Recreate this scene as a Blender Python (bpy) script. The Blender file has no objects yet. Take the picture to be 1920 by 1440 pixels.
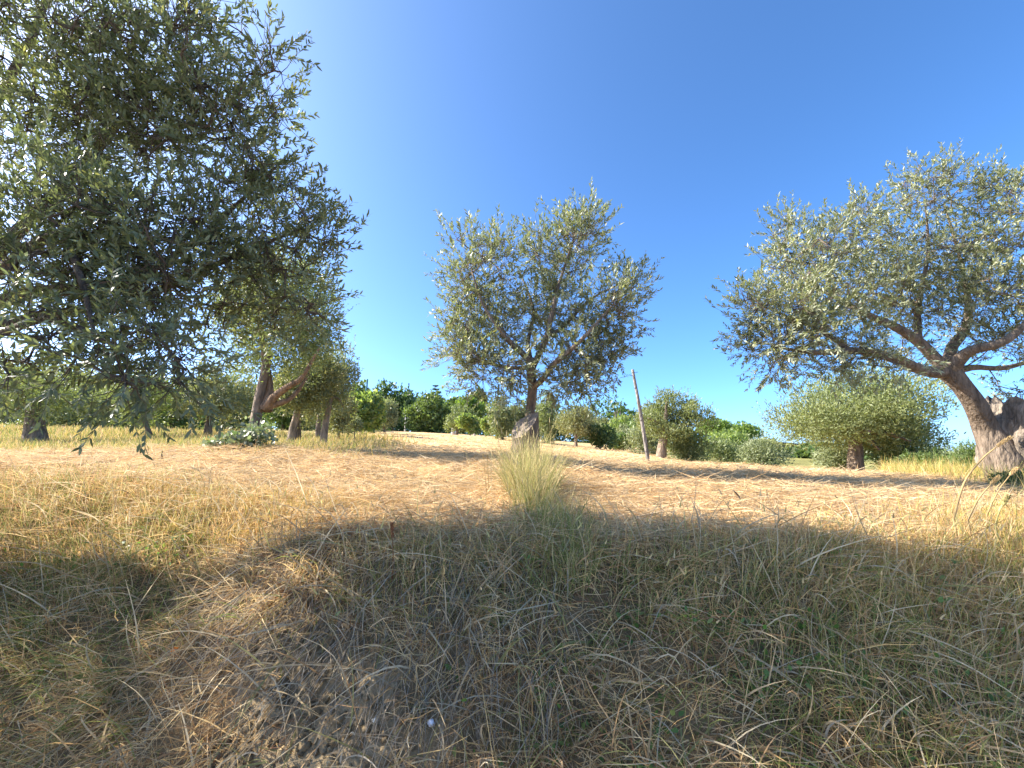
import bpy, math, random
import numpy as np
from mathutils import Vector, Matrix

rng = np.random.default_rng(7)
random.seed(7)
sc = bpy.context.scene
COL = sc.collection

# ------------------------------------------------------------------ camera
F, PITCH, EYE = 800.0, math.radians(9.9), 1.5
cam_d = bpy.data.cameras.new('camera')
cam_d.sensor_fit = 'HORIZONTAL'
cam_d.sensor_width = 36.0
cam_d.lens = 36.0 * F / 1920.0
cam_d.clip_start = 0.05
cam_d.clip_end = 3000.0
cam = bpy.data.objects.new('camera', cam_d)
COL.objects.link(cam)
cam.location = (0, 0, EYE)
cam.rotation_euler = (math.pi / 2 + PITCH, 0, 0)
sc.camera = cam

# ------------------------------------------------------------------ sky, sun, exposure
SUN_EL = math.radians(36.0)
SUN_AZ = math.radians(-82.0)          # from +Y (ahead) towards +X; negative = left
sun_dir = Vector((math.sin(SUN_AZ) * math.cos(SUN_EL), math.cos(SUN_AZ) * math.cos(SUN_EL), math.sin(SUN_EL)))
world = bpy.data.worlds.new('World')
sc.world = world
world.use_nodes = True
wn = world.node_tree
bg = wn.nodes['Background']
sky = wn.nodes.new('ShaderNodeTexSky')
sky.sky_type = 'NISHITA'
sky.sun_disc = False
sky.sun_elevation = SUN_EL
sky.sun_rotation = SUN_AZ
sky.altitude = 100
sky.air_density = 0.5
sky.dust_density = 1.5
sky.ozone_density = 7.0
hsv = wn.nodes.new('ShaderNodeHueSaturation')
hsv.inputs['Saturation'].default_value = 1.08
hsv.inputs['Hue'].default_value = 0.495
wn.links.new(sky.outputs[0], hsv.inputs['Color'])
wn.links.new(hsv.outputs[0], bg.inputs[0])
bg.inputs[1].default_value = 0.132
sun_l = bpy.data.lights.new('sun', 'SUN')
sun_l.energy = 4.3
sun_l.angle = math.radians(0.5)
sun_l.color = (1.0, 0.92, 0.80)
sun = bpy.data.objects.new('sun', sun_l)
COL.objects.link(sun)
sun.rotation_euler = sun_dir.to_track_quat('Z', 'Y').to_euler()
sc.view_settings.view_transform = 'Standard'
sc.view_settings.look = 'None'
sc.view_settings.exposure = 2.0
sc.view_settings.gamma = 1.0
sc.view_settings.use_curve_mapping = False

# ------------------------------------------------------------------ helpers
CP_, SP_ = math.cos(PITCH), math.sin(PITCH)


def at(px, py, D):
    """World point that lies D metres ahead on the sight line of a photo pixel (1920x1440)."""
    cx, cy = (px - 960.0) / F, (720.0 - py) / F
    fwd = CP_ - cy * SP_
    up = SP_ + cy * CP_
    k = D / fwd
    return np.array([cx * k, D, EYE + up * k])


def nrm(v):
    return v / (np.linalg.norm(v, axis=-1, keepdims=True) + 1e-9)


def hash2(ix, iy, seed):
    h = (ix.astype(np.int64) * 374761393 + iy.astype(np.int64) * 668265263 + seed * 1442695041) & 0x7fffffff
    h = ((h ^ (h >> 13)) * 1274126177) & 0x7fffffff
    return ((h ^ (h >> 16)) & 0xffff) / 65535.0


def vnoise(x, y, seed=0):
    ix, iy = np.floor(x), np.floor(y)
    fx, fy = x - ix, y - iy
    fx, fy = fx * fx * (3 - 2 * fx), fy * fy * (3 - 2 * fy)
    a, b = hash2(ix, iy, seed), hash2(ix + 1, iy, seed)
    c, d = hash2(ix, iy + 1, seed), hash2(ix + 1, iy + 1, seed)
    return (a + (b - a) * fx) * (1 - fy) + (c + (d - c) * fx) * fy


def fbm(x, y, seed=0, octv=3):
    s, amp, t = 0.0, 1.0, 0.0
    for i in range(octv):
        s = s + amp * vnoise(x * 2 ** i, y * 2 ** i, seed + i * 17)
        t += amp
        amp *= 0.5
    return s / t


def smooth(a, b, x):
    t = np.clip((x - a) / (b - a), 0, 1)
    return t * t * (3 - 2 * t)


class Geo:
    """Collects vertices, polygons and a per-vertex albedo, then links one mesh object."""

    def __init__(self):
        self.v, self.c, self.q, self.t, self.n = [], [], [], [], 0

    def add(self, v, tint, quads=None, tris=None):
        v = np.asarray(v, dtype=np.float32).reshape(-1, 3)
        tint = np.asarray(tint, dtype=np.float32)
        if tint.ndim == 1:
            tint = np.repeat(tint[None], len(v), 0)
        self.v.append(v)
        self.c.append(tint)
        if quads is not None and len(quads):
            self.q.append(np.asarray(quads, dtype=np.int64).reshape(-1, 4) + self.n)
        if tris is not None and len(tris):
            self.t.append(np.asarray(tris, dtype=np.int64).reshape(-1, 3) + self.n)
        self.n += len(v)

    def mesh(self, name, mat, smooth_shade=True):
        me = bpy.data.meshes.new(name)
        if self.n == 0:
            return me
        v = np.concatenate(self.v)
        c = np.concatenate(self.c)
        q = np.concatenate(self.q) if self.q else np.zeros((0, 4), np.int64)
        t = np.concatenate(self.t) if self.t else np.zeros((0, 3), np.int64)
        me.vertices.add(len(v))
        me.vertices.foreach_set('co', v.ravel())
        me.loops.add(len(q) * 4 + len(t) * 3)
        me.loops.foreach_set('vertex_index', np.concatenate([q.ravel(), t.ravel()]).astype(np.int32))
        me.polygons.add(len(q) + len(t))
        st = np.concatenate([np.arange(len(q)) * 4, len(q) * 4 + np.arange(len(t)) * 3]).astype(np.int32)
        me.polygons.foreach_set('loop_start', st)
        if smooth_shade:
            me.polygons.foreach_set('use_smooth', np.ones(len(q) + len(t), dtype=bool))
        a = me.attributes.new('tint', 'FLOAT_COLOR', 'POINT')
        a.data.foreach_set('color', np.concatenate([c, np.ones((len(c), 1), np.float32)], 1).ravel())
        me.update(calc_edges=True)
        me.materials.append(mat)
        return me

    def build(self, name, mat, parent=None, kind=None, smooth_shade=True, origin=None):
        if origin is not None:
            self.v = [vv - np.asarray(origin, np.float32) for vv in self.v]
        ob = bpy.data.objects.new(name, self.mesh(name, mat, smooth_shade))
        COL.objects.link(ob)
        if origin is not None:
            ob.location = [float(k) for k in origin]
        if parent is not None:
            ob.parent = parent
        if kind:
            ob['kind'] = kind
        return ob


def tag(o, label, cat, group=None):
    o['label'] = label
    o['category'] = cat
    if group:
        o['group'] = group
    return o


def thing(name, label, cat, loc, group=None):
    o = bpy.data.objects.new(name, None)
    o.empty_display_size = 0.2
    COL.objects.link(o)
    o.location = [float(k) for k in loc]
    return tag(o, label, cat, group)


# ------------------------------------------------------------------ materials
def new_mat(name):
    m = bpy.data.materials.new(name)
    m.use_nodes = True
    nt = m.node_tree
    for n in list(nt.nodes):
        nt.nodes.remove(n)
    return m, nt, nt.nodes.new('ShaderNodeOutputMaterial')


def leaf_material(name, under, under_mix, trans, rough, spec):
    m, nt, out = new_mat(name)
    L = nt.links.new
    at_ = nt.nodes.new('ShaderNodeAttribute')
    at_.attribute_name = 'tint'
    geo = nt.nodes.new('ShaderNodeNewGeometry')
    mul = nt.nodes.new('ShaderNodeMath')
    mul.operation = 'MULTIPLY'
    mul.inputs[1].default_value = under_mix
    L(geo.outputs['Backfacing'], mul.inputs[0])
    mx = nt.nodes.new('ShaderNodeMix')
    mx.data_type = 'RGBA'
    L(mul.outputs[0], mx.inputs[0])
    L(at_.outputs['Color'], mx.inputs[6])
    mx.inputs[7].default_value = (*under, 1)
    p = nt.nodes.new('ShaderNodeBsdfPrincipled')
    p.inputs['Roughness'].default_value = rough
    p.inputs['Specular IOR Level'].default_value = spec
    L(mx.outputs[2], p.inputs['Base Color'])
    tr = nt.nodes.new('ShaderNodeBsdfTranslucent')
    g = nt.nodes.new('ShaderNodeMix')
    g.data_type = 'RGBA'
    g.blend_type = 'MULTIPLY'
    g.inputs[0].default_value = 1.0
    L(at_.outputs['Color'], g.inputs[6])
    g.inputs[7].default_value = (1.4, 1.45, 0.8, 1)
    L(g.outputs[2], tr.inputs[0])
    ms = nt.nodes.new('ShaderNodeMixShader')
    ms.inputs[0].default_value = trans
    L(p.outputs[0], ms.inputs[1])
    L(tr.outputs[0], ms.inputs[2])
    L(ms.outputs[0], out.inputs[0])
    return m


def tint_material(name, rough=0.9, spec=0.2, nscale=8.0, namp=0.35, bump=0.5, bscale=20.0, dist=0.02, stretch=(1, 1, 1), trans=0.0):
    """Albedo from the mesh's tint, broken up by noise, with noise bump."""
    m, nt, out = new_mat(name)
    L = nt.links.new
    at_ = nt.nodes.new('ShaderNodeAttribute')
    at_.attribute_name = 'tint'
    p = nt.nodes.new('ShaderNodeBsdfPrincipled')
    p.inputs['Roughness'].default_value = rough
    p.inputs['Specular IOR Level'].default_value = spec
    src = at_.outputs['Color']
    if namp > 0:
        tc = nt.nodes.new('ShaderNodeTexCoord')
        mp = nt.nodes.new('ShaderNodeMapping')
        mp.inputs['Scale'].default_value = stretch
        L(tc.outputs['Object'], mp.inputs[0])
        no = nt.nodes.new('ShaderNodeTexNoise')
        no.inputs['Scale'].default_value = nscale
        no.inputs['Detail'].default_value = 10
        no.inputs['Roughness'].default_value = 0.65
        L(mp.outputs[0], no.inputs['Vector'])
        mr = nt.nodes.new('ShaderNodeMapRange')
        mr.inputs[1].default_value = 0.3
        mr.inputs[2].default_value = 0.7
        mr.inputs[3].default_value = 1 - namp
        mr.inputs[4].default_value = 1 + namp
        L(no.outputs[0], mr.inputs[0])
        g = nt.nodes.new('ShaderNodeMix')
        g.data_type = 'RGBA'
        g.blend_type = 'MULTIPLY'
        g.inputs[0].default_value = 1.0
        L(src, g.inputs[6])
        L(mr.outputs[0], g.inputs[7])
        src = g.outputs[2]
        if bump > 0:
            nb = nt.nodes.new('ShaderNodeTexNoise')
            nb.inputs['Scale'].default_value = bscale
            nb.inputs['Detail'].default_value = 5
            L(mp.outputs[0], nb.inputs['Vector'])
            b = nt.nodes.new('ShaderNodeBump')
            b.inputs['Strength'].default_value = bump
            b.inputs['Distance'].default_value = dist
            L(nb.outputs[0], b.inputs['Height'])
            L(b.outputs[0], p.inputs['Normal'])
    L(src, p.inputs['Base Color'])
    if trans > 0:
        tr = nt.nodes.new('ShaderNodeBsdfTranslucent')
        L(src, tr.inputs[0])
        ms = nt.nodes.new('ShaderNodeMixShader')
        ms.inputs[0].default_value = trans
        L(p.outputs[0], ms.inputs[1])
        L(tr.outputs[0], ms.inputs[2])
        L(ms.outputs[0], out.inputs[0])
    else:
        L(p.outputs[0], out.inputs[0])
    return m


M_OLIVE = leaf_material('olive_leaf', (0.36, 0.37, 0.24), 0.8, 0.32, 0.42, 0.4)
M_OLIVE_SHADE = leaf_material('olive_leaf_shade', (0.20, 0.225, 0.135), 0.7, 0.30, 0.45, 0.25)  # darker copy of the olive leaf, the left crown's shade put into its colour
M_OLIVE_FAR = leaf_material('olive_leaf_mass', (0.24, 0.27, 0.14), 0.45, 0.32, 0.5, 0.3)
M_BROAD = leaf_material('broad_leaf', (0.10, 0.15, 0.05), 0.5, 0.38, 0.45, 0.4)
M_GRASS = tint_material('grass_blade', rough=0.8, spec=0.12, namp=0.0, trans=0.35)
M_BARK = tint_material('bark', nscale=13, namp=0.7, bump=1.0, bscale=30, dist=0.06, stretch=(1, 1, 0.24))
M_TWIG = tint_material('twig_bark', nscale=9, namp=0.3, bump=0.0)
M_WOOD = tint_material('cut_wood', nscale=14, namp=0.35, bump=0.6, bscale=40, dist=0.01)
M_GROUND = tint_material('ground_soil', rough=1.0, spec=0.1, nscale=2.2, namp=0.38, bump=1.0, bscale=30, dist=0.03)
M_PLASTER = tint_material('plaster', nscale=3, namp=0.08, bump=0.2, bscale=30, dist=0.005)
M_ROOF = tint_material('roof_tile', nscale=6, namp=0.3, bump=0.5, bscale=20, dist=0.02)

# ------------------------------------------------------------------ terrain
CPX = [(100, 890, 4.4), (300, 900, 4.2), (460, 925, 3.9), (640, 955, 3.4), (800, 988, 2.95), (960, 993, 2.9),
       (1200, 998, 2.9), (1500, 1003, 2.9), (1800, 1000, 3.0), (1900, 985, 3.1), (700, 880, 6.0), (985, 862, 6.5),
       (800, 852, 8.0), (850, 812, 50), (700, 807, 48), (950, 820, 30), (1082, 841, 22), (1130, 843, 22), (1240, 858, 17),
       (1216, 868, 12), (1430, 881, 28), (1605, 894, 14), (1885, 905, 6.5), (1750, 888, 13), (1550, 891, 16), (70, 832, 14),
       (388, 815, 20), (200, 806, 24), (475, 835, 8), (545, 838, 10.5), (608, 837, 12), (640, 832, 15), (665, 826, 18),
       (0, 850, 8), (1800, 882, 22), (1900, 872, 60), (1400, 850, 60), (1900, 930, 5.0), (1300, 905, 5.5), (50, 800, 45),
       (560, 806, 40), (1350, 868, 30)]
PTS = np.array([at(*c) for c in CPX])


def rbf_fit(p):
    n = len(p)
    d = np.linalg.norm(p[:, None, :2] - p[None, :, :2], axis=-1)
    A = np.zeros((n + 3, n + 3))
    A[:n, :n] = d + np.eye(n) * -0.15
    A[:n, n] = 1
    A[:n, n + 1:] = p[:, :2]
    A[n, :n] = 1
    A[n + 1:, :n] = p[:, :2].T
    b = np.zeros(n + 3)
    b[:n] = p[:, 2]
    return np.linalg.solve(A, b)


RB = rbf_fit(PTS)


def zfield(x, y):
    x, y = np.asarray(x, float), np.asarray(y, float)
    r = np.hypot(x, y)
    k = np.minimum(1.0, 68.0 / np.maximum(r, 1e-6))
    x, y = x * k, y * k
    n = len(PTS)
    out = RB[n] + RB[n + 1] * x + RB[n + 2] * y
    for i in range(n):
        out = out + RB[i] * np.sqrt((x - PTS[i, 0]) ** 2 + (y - PTS[i, 1]) ** 2 + 0.02)
    return out


EX = [-60, -6, -4, -3, -1.9, -1.3, -0.6, 0, 3, 4, 7, 60]
EY = [5.0, 4.3, 4.2, 4.0, 3.7, 3.25, 2.95, 2.9, 2.95, 3.1, 3.4, 5.0]


def edge_y(x):
    return np.interp(x, EX, EY) + 0.12 * (vnoise(x * 1.7 + 31, x * 0, 3) - 0.5)


def zground(x, y, fine=True):
    x, y = np.asarray(x, float), np.asarray(y, float)
    e = edge_y(x)
    s = np.maximum(e - y, 0)
    base = zfield(x, np.maximum(y, e))
    z = base - 0.80 * 0.16 * np.log1p(np.exp((s - 0.22) / 0.16)) + 0.80 * 0.16 * math.log1p(math.exp(-0.22 / 0.16))
    # road at the bottom of the bank
    lo = 0.0
    k = 0.12
    z = lo + k * np.log1p(np.exp(np.clip((z - lo) / k, -40, 40)))
    if fine:
        near = 1 - smooth(6, 16, np.hypot(x, y))
        z = z + near * 0.05 * (fbm(x * 1.6, y * 1.6, 5) - 0.5)
        bank = smooth(0.25, 0.6, s)
        z = z + bank * (0.10 * (fbm(x * 5, y * 5, 9) - 0.5) + 0.05 * (fbm(x * 13, y * 13, 11, 2) - 0.5))
        z = z + (1 - near) * 0.10 * (fbm(x * 0.5, y * 0.5, 21) - 0.5)
    return z


def soil_amount(x, y):
    """bare earth on the bank: most where the cut is steepest, left of the middle"""
    s = edge_y(x) - y
    m = smooth(0.6, 0.95, s) * np.exp(-((x + 0.80) / 0.44) ** 4)
    return np.clip(m * (0.75 + 0.8 * fbm(x * 2.2, y * 2.2, 41)), 0, 1)


def graded(lo, hi, step, far, grow):
    a = list(np.arange(lo, hi, step))
    d, p = step, a[-1]
    while p < far[1]:
        d *= grow
        p += d
        a.append(p)
    d, p = step, a[0]
    pre = []
    while p > far[0]:
        d *= grow
        p -= d
        pre.append(p)
    return np.array(pre[::-1] + a)


def build_ground():
    gx = graded(-4.2, 4.2, 0.042, (-900, 900), 1.055)
    gy = graded(1.0, 4.2, 0.032, (-300, 1200), 1.05)
    X, Y = np.meshgrid(gx, gy)
    x, y = X.ravel(), Y.ravel()
    z = zground(x, y)
    nx, ny = len(gx), len(gy)
    i = np.arange(nx - 1)[None] + nx * np.arange(ny - 1)[:, None]
    quads = np.stack([i, i + 1, i + 1 + nx, i + nx], -1).reshape(-1, 4)
    r = np.hypot(x, y)
    n1 = fbm(x * 0.8, y * 0.8, 51)[:, None]
    n2 = fbm(x * 0.25, y * 0.25, 57)[:, None]
    straw = np.array([0.60, 0.40, 0.205]) * (0.8 + 0.4 * n1)
    straw = straw * (1 - 0.35 * n2) + np.array([0.44, 0.35, 0.15]) * 0.35 * n2
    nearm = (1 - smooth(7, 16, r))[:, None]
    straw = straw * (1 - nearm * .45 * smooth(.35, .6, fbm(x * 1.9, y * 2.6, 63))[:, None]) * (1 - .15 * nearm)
    rows = fbm(x * .12 + y * .03, y * 1.1, 67)[:, None]
    straw = straw * (.80 + .40 * rows)
    green = np.array([0.20, 0.21, 0.075]) * (0.7 + 0.6 * n1)
    gold = np.array([0.40, 0.31, 0.09])
    soil = np.array([0.26, 0.195, 0.11]) * (0.55 + 0.9 * fbm(x * 9, y * 9, 61)[:, None])
    # weedy ground under the left-hand trees and lawn beyond the right edge of the mown field
    gl = smooth(-0.22, -0.5, x / np.maximum(y, 0.1) + 0.12 * (n2[:, 0] - 0.5)) * smooth(6.5, 9, y) 
    gl = gl * (0.45 + 0.7 * fbm(x * 0.5, y * 0.9, 71))
    gr = smooth(0.0, 2.0, y - (15.2 + 0.0 * x)) * smooth(0.33, 0.42, x / np.maximum(y, 0.1))
    far = smooth(45, 60, r)
    g = np.clip(np.maximum(np.maximum(gl, gr), far), 0, 1)[:, None]
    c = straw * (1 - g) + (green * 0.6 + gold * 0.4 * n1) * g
    s = edge_y(x) - y
    bank = smooth(0.0, 0.4, s)[:, None]
    bare = soil_amount(x, y)[:, None]
    c = c * (1 - bank) + (soil * 1.15 * bare + np.array([0.21, 0.145, 0.075]) * (0.7 + .6 * n1) * (1 - bare)) * bank
    road = smooth(0.12, 0.02, z)[:, None] * bank
    c = c * (1 - road) + np.array([0.40, 0.345, 0.27]) * road  # unseen road, made pale and warm to bounce light onto the bank
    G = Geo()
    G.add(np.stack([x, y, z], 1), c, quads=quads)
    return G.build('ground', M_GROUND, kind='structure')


build_ground()

# ------------------------------------------------------------------ wood and leaves
def tube(G, pts, rad, tint, sides=8, lump=0.0, seed=0, cap=True, jitter=0.12):
    pts = np.asarray(pts, float)
    rad = np.asarray(rad, float)
    n = len(pts)
    tan = nrm(np.gradient(pts, axis=0))
    ref = np.array([0.31, 0.95, 0.05]) if abs(tan[0][2]) > 0.7 else np.array([0, 0, 1.0])
    u = nrm(np.cross(tan, ref))
    w = np.cross(tan, u)
    a = np.linspace(0, 2 * math.pi, sides, endpoint=False)
    R = rad[:, None] * np.ones((1, sides))
    if lump > 0:
        ln = np.cumsum(np.r_[0, np.linalg.norm(np.diff(pts, axis=0), axis=1)])
        sc_ = 1.0 / max(rad.max(), 1e-3)
        nz = fbm(np.cos(a)[None] * 1.6 + seed * 7.3 + 0 * ln[:, None], np.sin(a)[None] * 1.6 + ln[:, None] * sc_ * 0.55 + seed, seed + 3, 3)
        rid = np.sin(a[None] * 5 + seed + 1.4 * np.sin(ln[:, None] * sc_ * 0.4))
        R = R * (1 + lump * (nz - 0.5) * 2 + lump * 0.25 * rid)
    V = pts[:, None] + R[..., None] * (np.cos(a)[None, :, None] * u[:, None] + np.sin(a)[None, :, None] * w[:, None])
    i = np.arange(n - 1)[:, None] * sides
    j = np.arange(sides)[None]
    q = np.stack([i + j, i + (j + 1) % sides, i + sides + (j + 1) % sides, i + sides + j], -1).reshape(-1, 4)
    V = V.reshape(-1, 3)
    tr = None
    if cap:
        V = np.vstack([V, pts[-1] + tan[-1] * rad[-1] * 0.4])
        b = (n - 1) * sides
        tr = [(b + k, b + (k + 1) % sides, n * sides) for k in range(sides)]
    c = np.asarray(tint)[None] * (1 + jitter * rng.uniform(-1, 1, (len(V), 1)))
    G.add(V, c, quads=q, tris=tr)


def many_tubes(G, A, B, r0, r1, tint, sag=None, sides=3, seg=2):
    """thin twigs from A to B, all at once"""
    n = len(A)
    if n == 0:
        return
    t = np.linspace(0, 1, seg + 1)
    d = B - A
    u = nrm(np.cross(d, np.array([0.21, 0.3, 0.93])))
    w = nrm(np.cross(d, u))
    mid = np.zeros_like(A) if sag is None else sag
    P = A[:, None] + d[:, None] * t[None, :, None] + mid[:, None] * (4 * t * (1 - t))[None, :, None]
    R = r0[:, None] * (1 - t)[None] + r1[:, None] * t[None]
    a = np.linspace(0, 2 * math.pi, sides, endpoint=False)
    ring = np.cos(a)[None, :, None] * u[:, None] + np.sin(a)[None, :, None] * w[:, None]
    V = P[:, :, None] + R[:, :, None, None] * ring[:, None]
    base = np.arange(n)[:, None, None] * (seg + 1) * sides
    i = np.arange(seg)[None, :, None] * sides
    j = np.arange(sides)[None, None]
    q = np.stack([base + i + j, base + i + (j + 1) % sides, base + i + sides + (j + 1) % sides, base + i + sides + j], -1).reshape(-1, 4)
    c = np.asarray(tint)[None] * (1 + 0.3 * rng.uniform(-1, 1, (n, 1)))
    G.add(V.reshape(-1, 3), np.repeat(c, (seg + 1) * sides, 0), quads=q)


def leaves(G, B, A, S, L, W, tint, curl=0.12, simple=False):
    """flat pointed leaves: base B, axis A, side S (unit), length L, width W"""
    n = len(B)
    N = np.cross(A, S)
    L_, W_ = L[:, None], W[:, None]
    if simple:
        V = np.stack([B, B + A * L_ * .45 + S * W_ * .5, B + A * L_, B + A * L_ * .45 - S * W_ * .5], 1)
        q = np.arange(n * 4).reshape(n, 4)
        G.add(V.reshape(-1, 3), np.repeat(tint, 4, 0), quads=q)
        return
    c = rng.uniform(-0.3, 1.0, (n, 1)) * curl
    V = np.stack([B,
                  B + A * L_ * .33 + S * W_ * .47 + N * L_ * c * .35,
                  B + A * L_ * .33 - S * W_ * .47 + N * L_ * c * .35,
                  B + A * L_ * .70 + S * W_ * .36 + N * L_ * c * .25,
                  B + A * L_ * .70 - S * W_ * .36 + N * L_ * c * .25,
                  B + A * L_ - N * L_ * c * .35], 1)
    k = np.arange(n)[:, None] * 6
    q = k + np.array([[1, 3, 4, 2]])
    t = np.concatenate([k + np.array([[0, 1, 2]]), k + np.array([[3, 5, 4]])])
    G.add(V.reshape(-1, 3), np.repeat(tint, 6, 0), quads=q, tris=t)


def rand_dirs(n):
    return nrm(rng.normal(size=(n, 3)))


OLIVE_TINTS = np.array([[0.145, 0.17, 0.085], [0.18, 0.205, 0.11], [0.23, 0.25, 0.145], [0.26, 0.26, 0.12], [0.11, 0.135, 0.065]])
BARK_C = np.array([0.20, 0.155, 0.115])


def pick_tints(n, table, p=None, jit=0.2):
    i = rng.choice(len(table), n, p=p)
    return np.clip(table[i] * (1 + jit * rng.uniform(-1, 1, (n, 1))), 0, 1)


def catmull(P, m=5):
    P = np.asarray(P, float)
    Q = np.vstack([2 * P[0] - P[1], P, 2 * P[-1] - P[-2]])
    out = []
    for i in range(1, len(Q) - 2):
        for t in np.linspace(0, 1, m, endpoint=False):
            a, b, c, d = Q[i - 1], Q[i], Q[i + 1], Q[i + 2]
            out.append(0.5 * (2 * b + (c - a) * t + (2 * a - 5 * b + 4 * c - d) * t * t + (3 * b - a - 3 * c + d) * t ** 3))
    out.append(P[-1])
    return np.array(out)


def olive_hero(root, trunk_paths, limb_paths, lobes, leaf_len=0.068, bark=BARK_C, up=0.55, singles=0, lump=0.16,
               leaves_per_node=2, dens=1.1, simple=True, leaf_mat=None, tints=OLIVE_TINTS, tint_p=None):
    """A near olive: every trunk and limb its own part; branchlets, then leafy shoots clustered in lobes.
    paths: lists of (point, radius); lobes: (centre, (rx, ry, rz), clusters, shoots per cluster, droop)"""
    o = np.array(root.location)
    leaf_mat = leaf_mat or M_OLIVE
    nodes = []
    for k, (nm, path) in enumerate(trunk_paths + limb_paths):
        K = np.array([np.r_[p, r] for p, r in path])
        K[1:-1, :3] += rng.normal(size=(len(K) - 2, 3)) * K[1:-1, 3:4] * 0.22
        P = catmull(K, 6)
        wob = 0
        G = Geo()
        tube(G, P[:, :3] + wob, P[:, 3], bark, sides=14 if nm == 'trunk' else 9, lump=lump, seed=k + 1)
        G.build(nm, M_BARK, root, origin=None)
        if nm != 'trunk':
            nodes.append(P[2:, :3])
    nodes = np.vstack(nodes)
    CC, DR, OUT = [], [], []
    SH_B, SH_D, SH_L, SH_R = [], [], [], []
    for c, r, ncl, nsh, droop in lobes:
        ncl, nsh = int(ncl * 1.25 + .5), int(nsh * dens + .5)
        c, r = np.asarray(c), np.asarray(r)
        d = rand_dirs(ncl)
        rad = rng.uniform(0.15, 1.0, (ncl, 1)) ** (1 / 2.0)
        cl = c + d * r * rad
        CC.append(cl)
        k = ncl * nsh
        ci = np.repeat(np.arange(ncl), nsh)
        sig = 0.30 * r.mean() * (ncl / 10.0) ** (-1 / 3) + 0.05
        b = cl[ci] + np.clip(rng.normal(size=(k, 3)), -1.5, 1.5) * sig
        dd = nrm((b - c) / r) * 0.55 + nrm(b - cl[ci]) * 0.45 + rand_dirs(k) * 0.55
        dd[:, 2] += up - droop
        SH_B.append(b)
        SH_D.append(nrm(dd))
        SH_R.append(cl[ci])
        DR.append(np.full(k, droop))
    CC = np.vstack(CC)
    B, D, R, DR = np.vstack(SH_B), np.vstack(SH_D), np.vstack(SH_R), np.concatenate(DR)
    # branchlets: cluster centre back to the nearest wood, nearest clusters first
    G = Geo()
    dist = np.min(np.linalg.norm(CC[:, None] - nodes[None], axis=-1), axis=1)
    sk = nodes.copy()
    for i in np.argsort(dist):
        dv = np.linalg.norm(sk - CC[i], axis=1)
        j = np.argmin(dv)
        a, b = sk[j], CC[i]
        ln = dv[j]
        if ln < 0.02:
            continue
        m = (a + b) / 2 + rng.normal(size=3) * ln * 0.10 + np.array([0, 0, -0.06 * ln])
        P = catmull([a, m, b], 4)
        r0 = min(0.006 + 0.012 * ln, 0.028)
        tube(G, P, np.linspace(r0, 0.005, len(P)), bark * 0.85, sides=5, cap=False)
        sk = np.vstack([sk, P[2:]])
    n = len(B)
    Ls = rng.uniform(0.12, 0.28, n) * (leaf_len / 0.068) ** 0.5
    sag = np.zeros((n, 3))
    sag[:, 2] = -0.02
    many_tubes(G, R, B, np.full(n, 0.0035), np.full(n, 0.002), bark * 0.8, sag=sag)
    tip = B + D * Ls[:, None]
    many_tubes(G, B, tip, np.full(n, 0.0022), np.full(n, 0.001), np.array([0.2, 0.19, 0.12]), seg=1)
    G.build('twigs', M_TWIG, root, kind='stuff', origin=None)
    # leaves in crossed pairs along each shoot
    nodes_n = 8
    t = (np.arange(nodes_n) + 0.5) / nodes_n
    base = B[:, None] + (tip - B)[:, None] * (t[None, :, None] + rng.uniform(-.04, .04, (n, nodes_n, 1)))
    u = nrm(np.cross(D, rand_dirs(n)))
    w = np.cross(D, u)
    ang = np.arange(nodes_n)[None] * (math.pi / 2) + rng.uniform(-.6, .6, (n, nodes_n))
    out = []
    for sgn in (1, -1)[:leaves_per_node]:
        s = sgn * (np.cos(ang)[..., None] * u[:, None] + np.sin(ang)[..., None] * w[:, None])
        out.append(s)
    S1 = np.concatenate(out, 1).reshape(-1, 3)
    BB = np.concatenate([base] * leaves_per_node, 1).reshape(-1, 3)
    DD = np.repeat(D, nodes_n * leaves_per_node, 0)
    k = len(BB)
    spread = rng.uniform(0.5, 1.15, (k, 1))
    A = nrm(DD + S1 * spread + rng.normal(size=(k, 3)) * 0.15)
    DRl = np.repeat(DR, nodes_n * leaves_per_node)
    A[:, 2] -= 0.35 * DRl
    A = nrm(A)
    up_ = DD * 0.8 + np.array([0, 0, 0.9]) + rng.normal(size=(k, 3)) * 0.5
    S = nrm(np.cross(up_, A))
    Ll = leaf_len * rng.uniform(0.65, 1.2, k)
    W = Ll * rng.uniform(0.25, 0.36, k)
    T = pick_tints(k, tints, tint_p)
    keep = rng.random(k) < 0.93
    BB, A, S, Ll, W, T = BB[keep], A[keep], S[keep], Ll[keep], W[keep], T[keep]
    if singles:
        q = BB + A * Ll[:, None] * .5 - np.array([0, 0, EYE])
        fwd = q[:, 1] * CP_ + q[:, 2] * SP_
        upc = -q[:, 1] * SP_ + q[:, 2] * CP_
        px, py = 960 + F * q[:, 0] / np.maximum(fwd, .01), 720 - F * upc / np.maximum(fwd, .01)
        size = np.where((fwd > 0.3) & (px > 5) & (px < 1915) & (py > 5), Ll / np.maximum(fwd, .3), 0)
        idx = np.argsort(-size)[:singles]
        gl = Geo()
        e = np.eye(3)
        leaves(gl, np.zeros((1, 3)), e[None, 0], e[None, 1], np.ones(1), np.full(1, 0.25), np.array([[0.085, 0.10, 0.045]]))
        lm = gl.mesh('leaf', leaf_mat)
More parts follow.
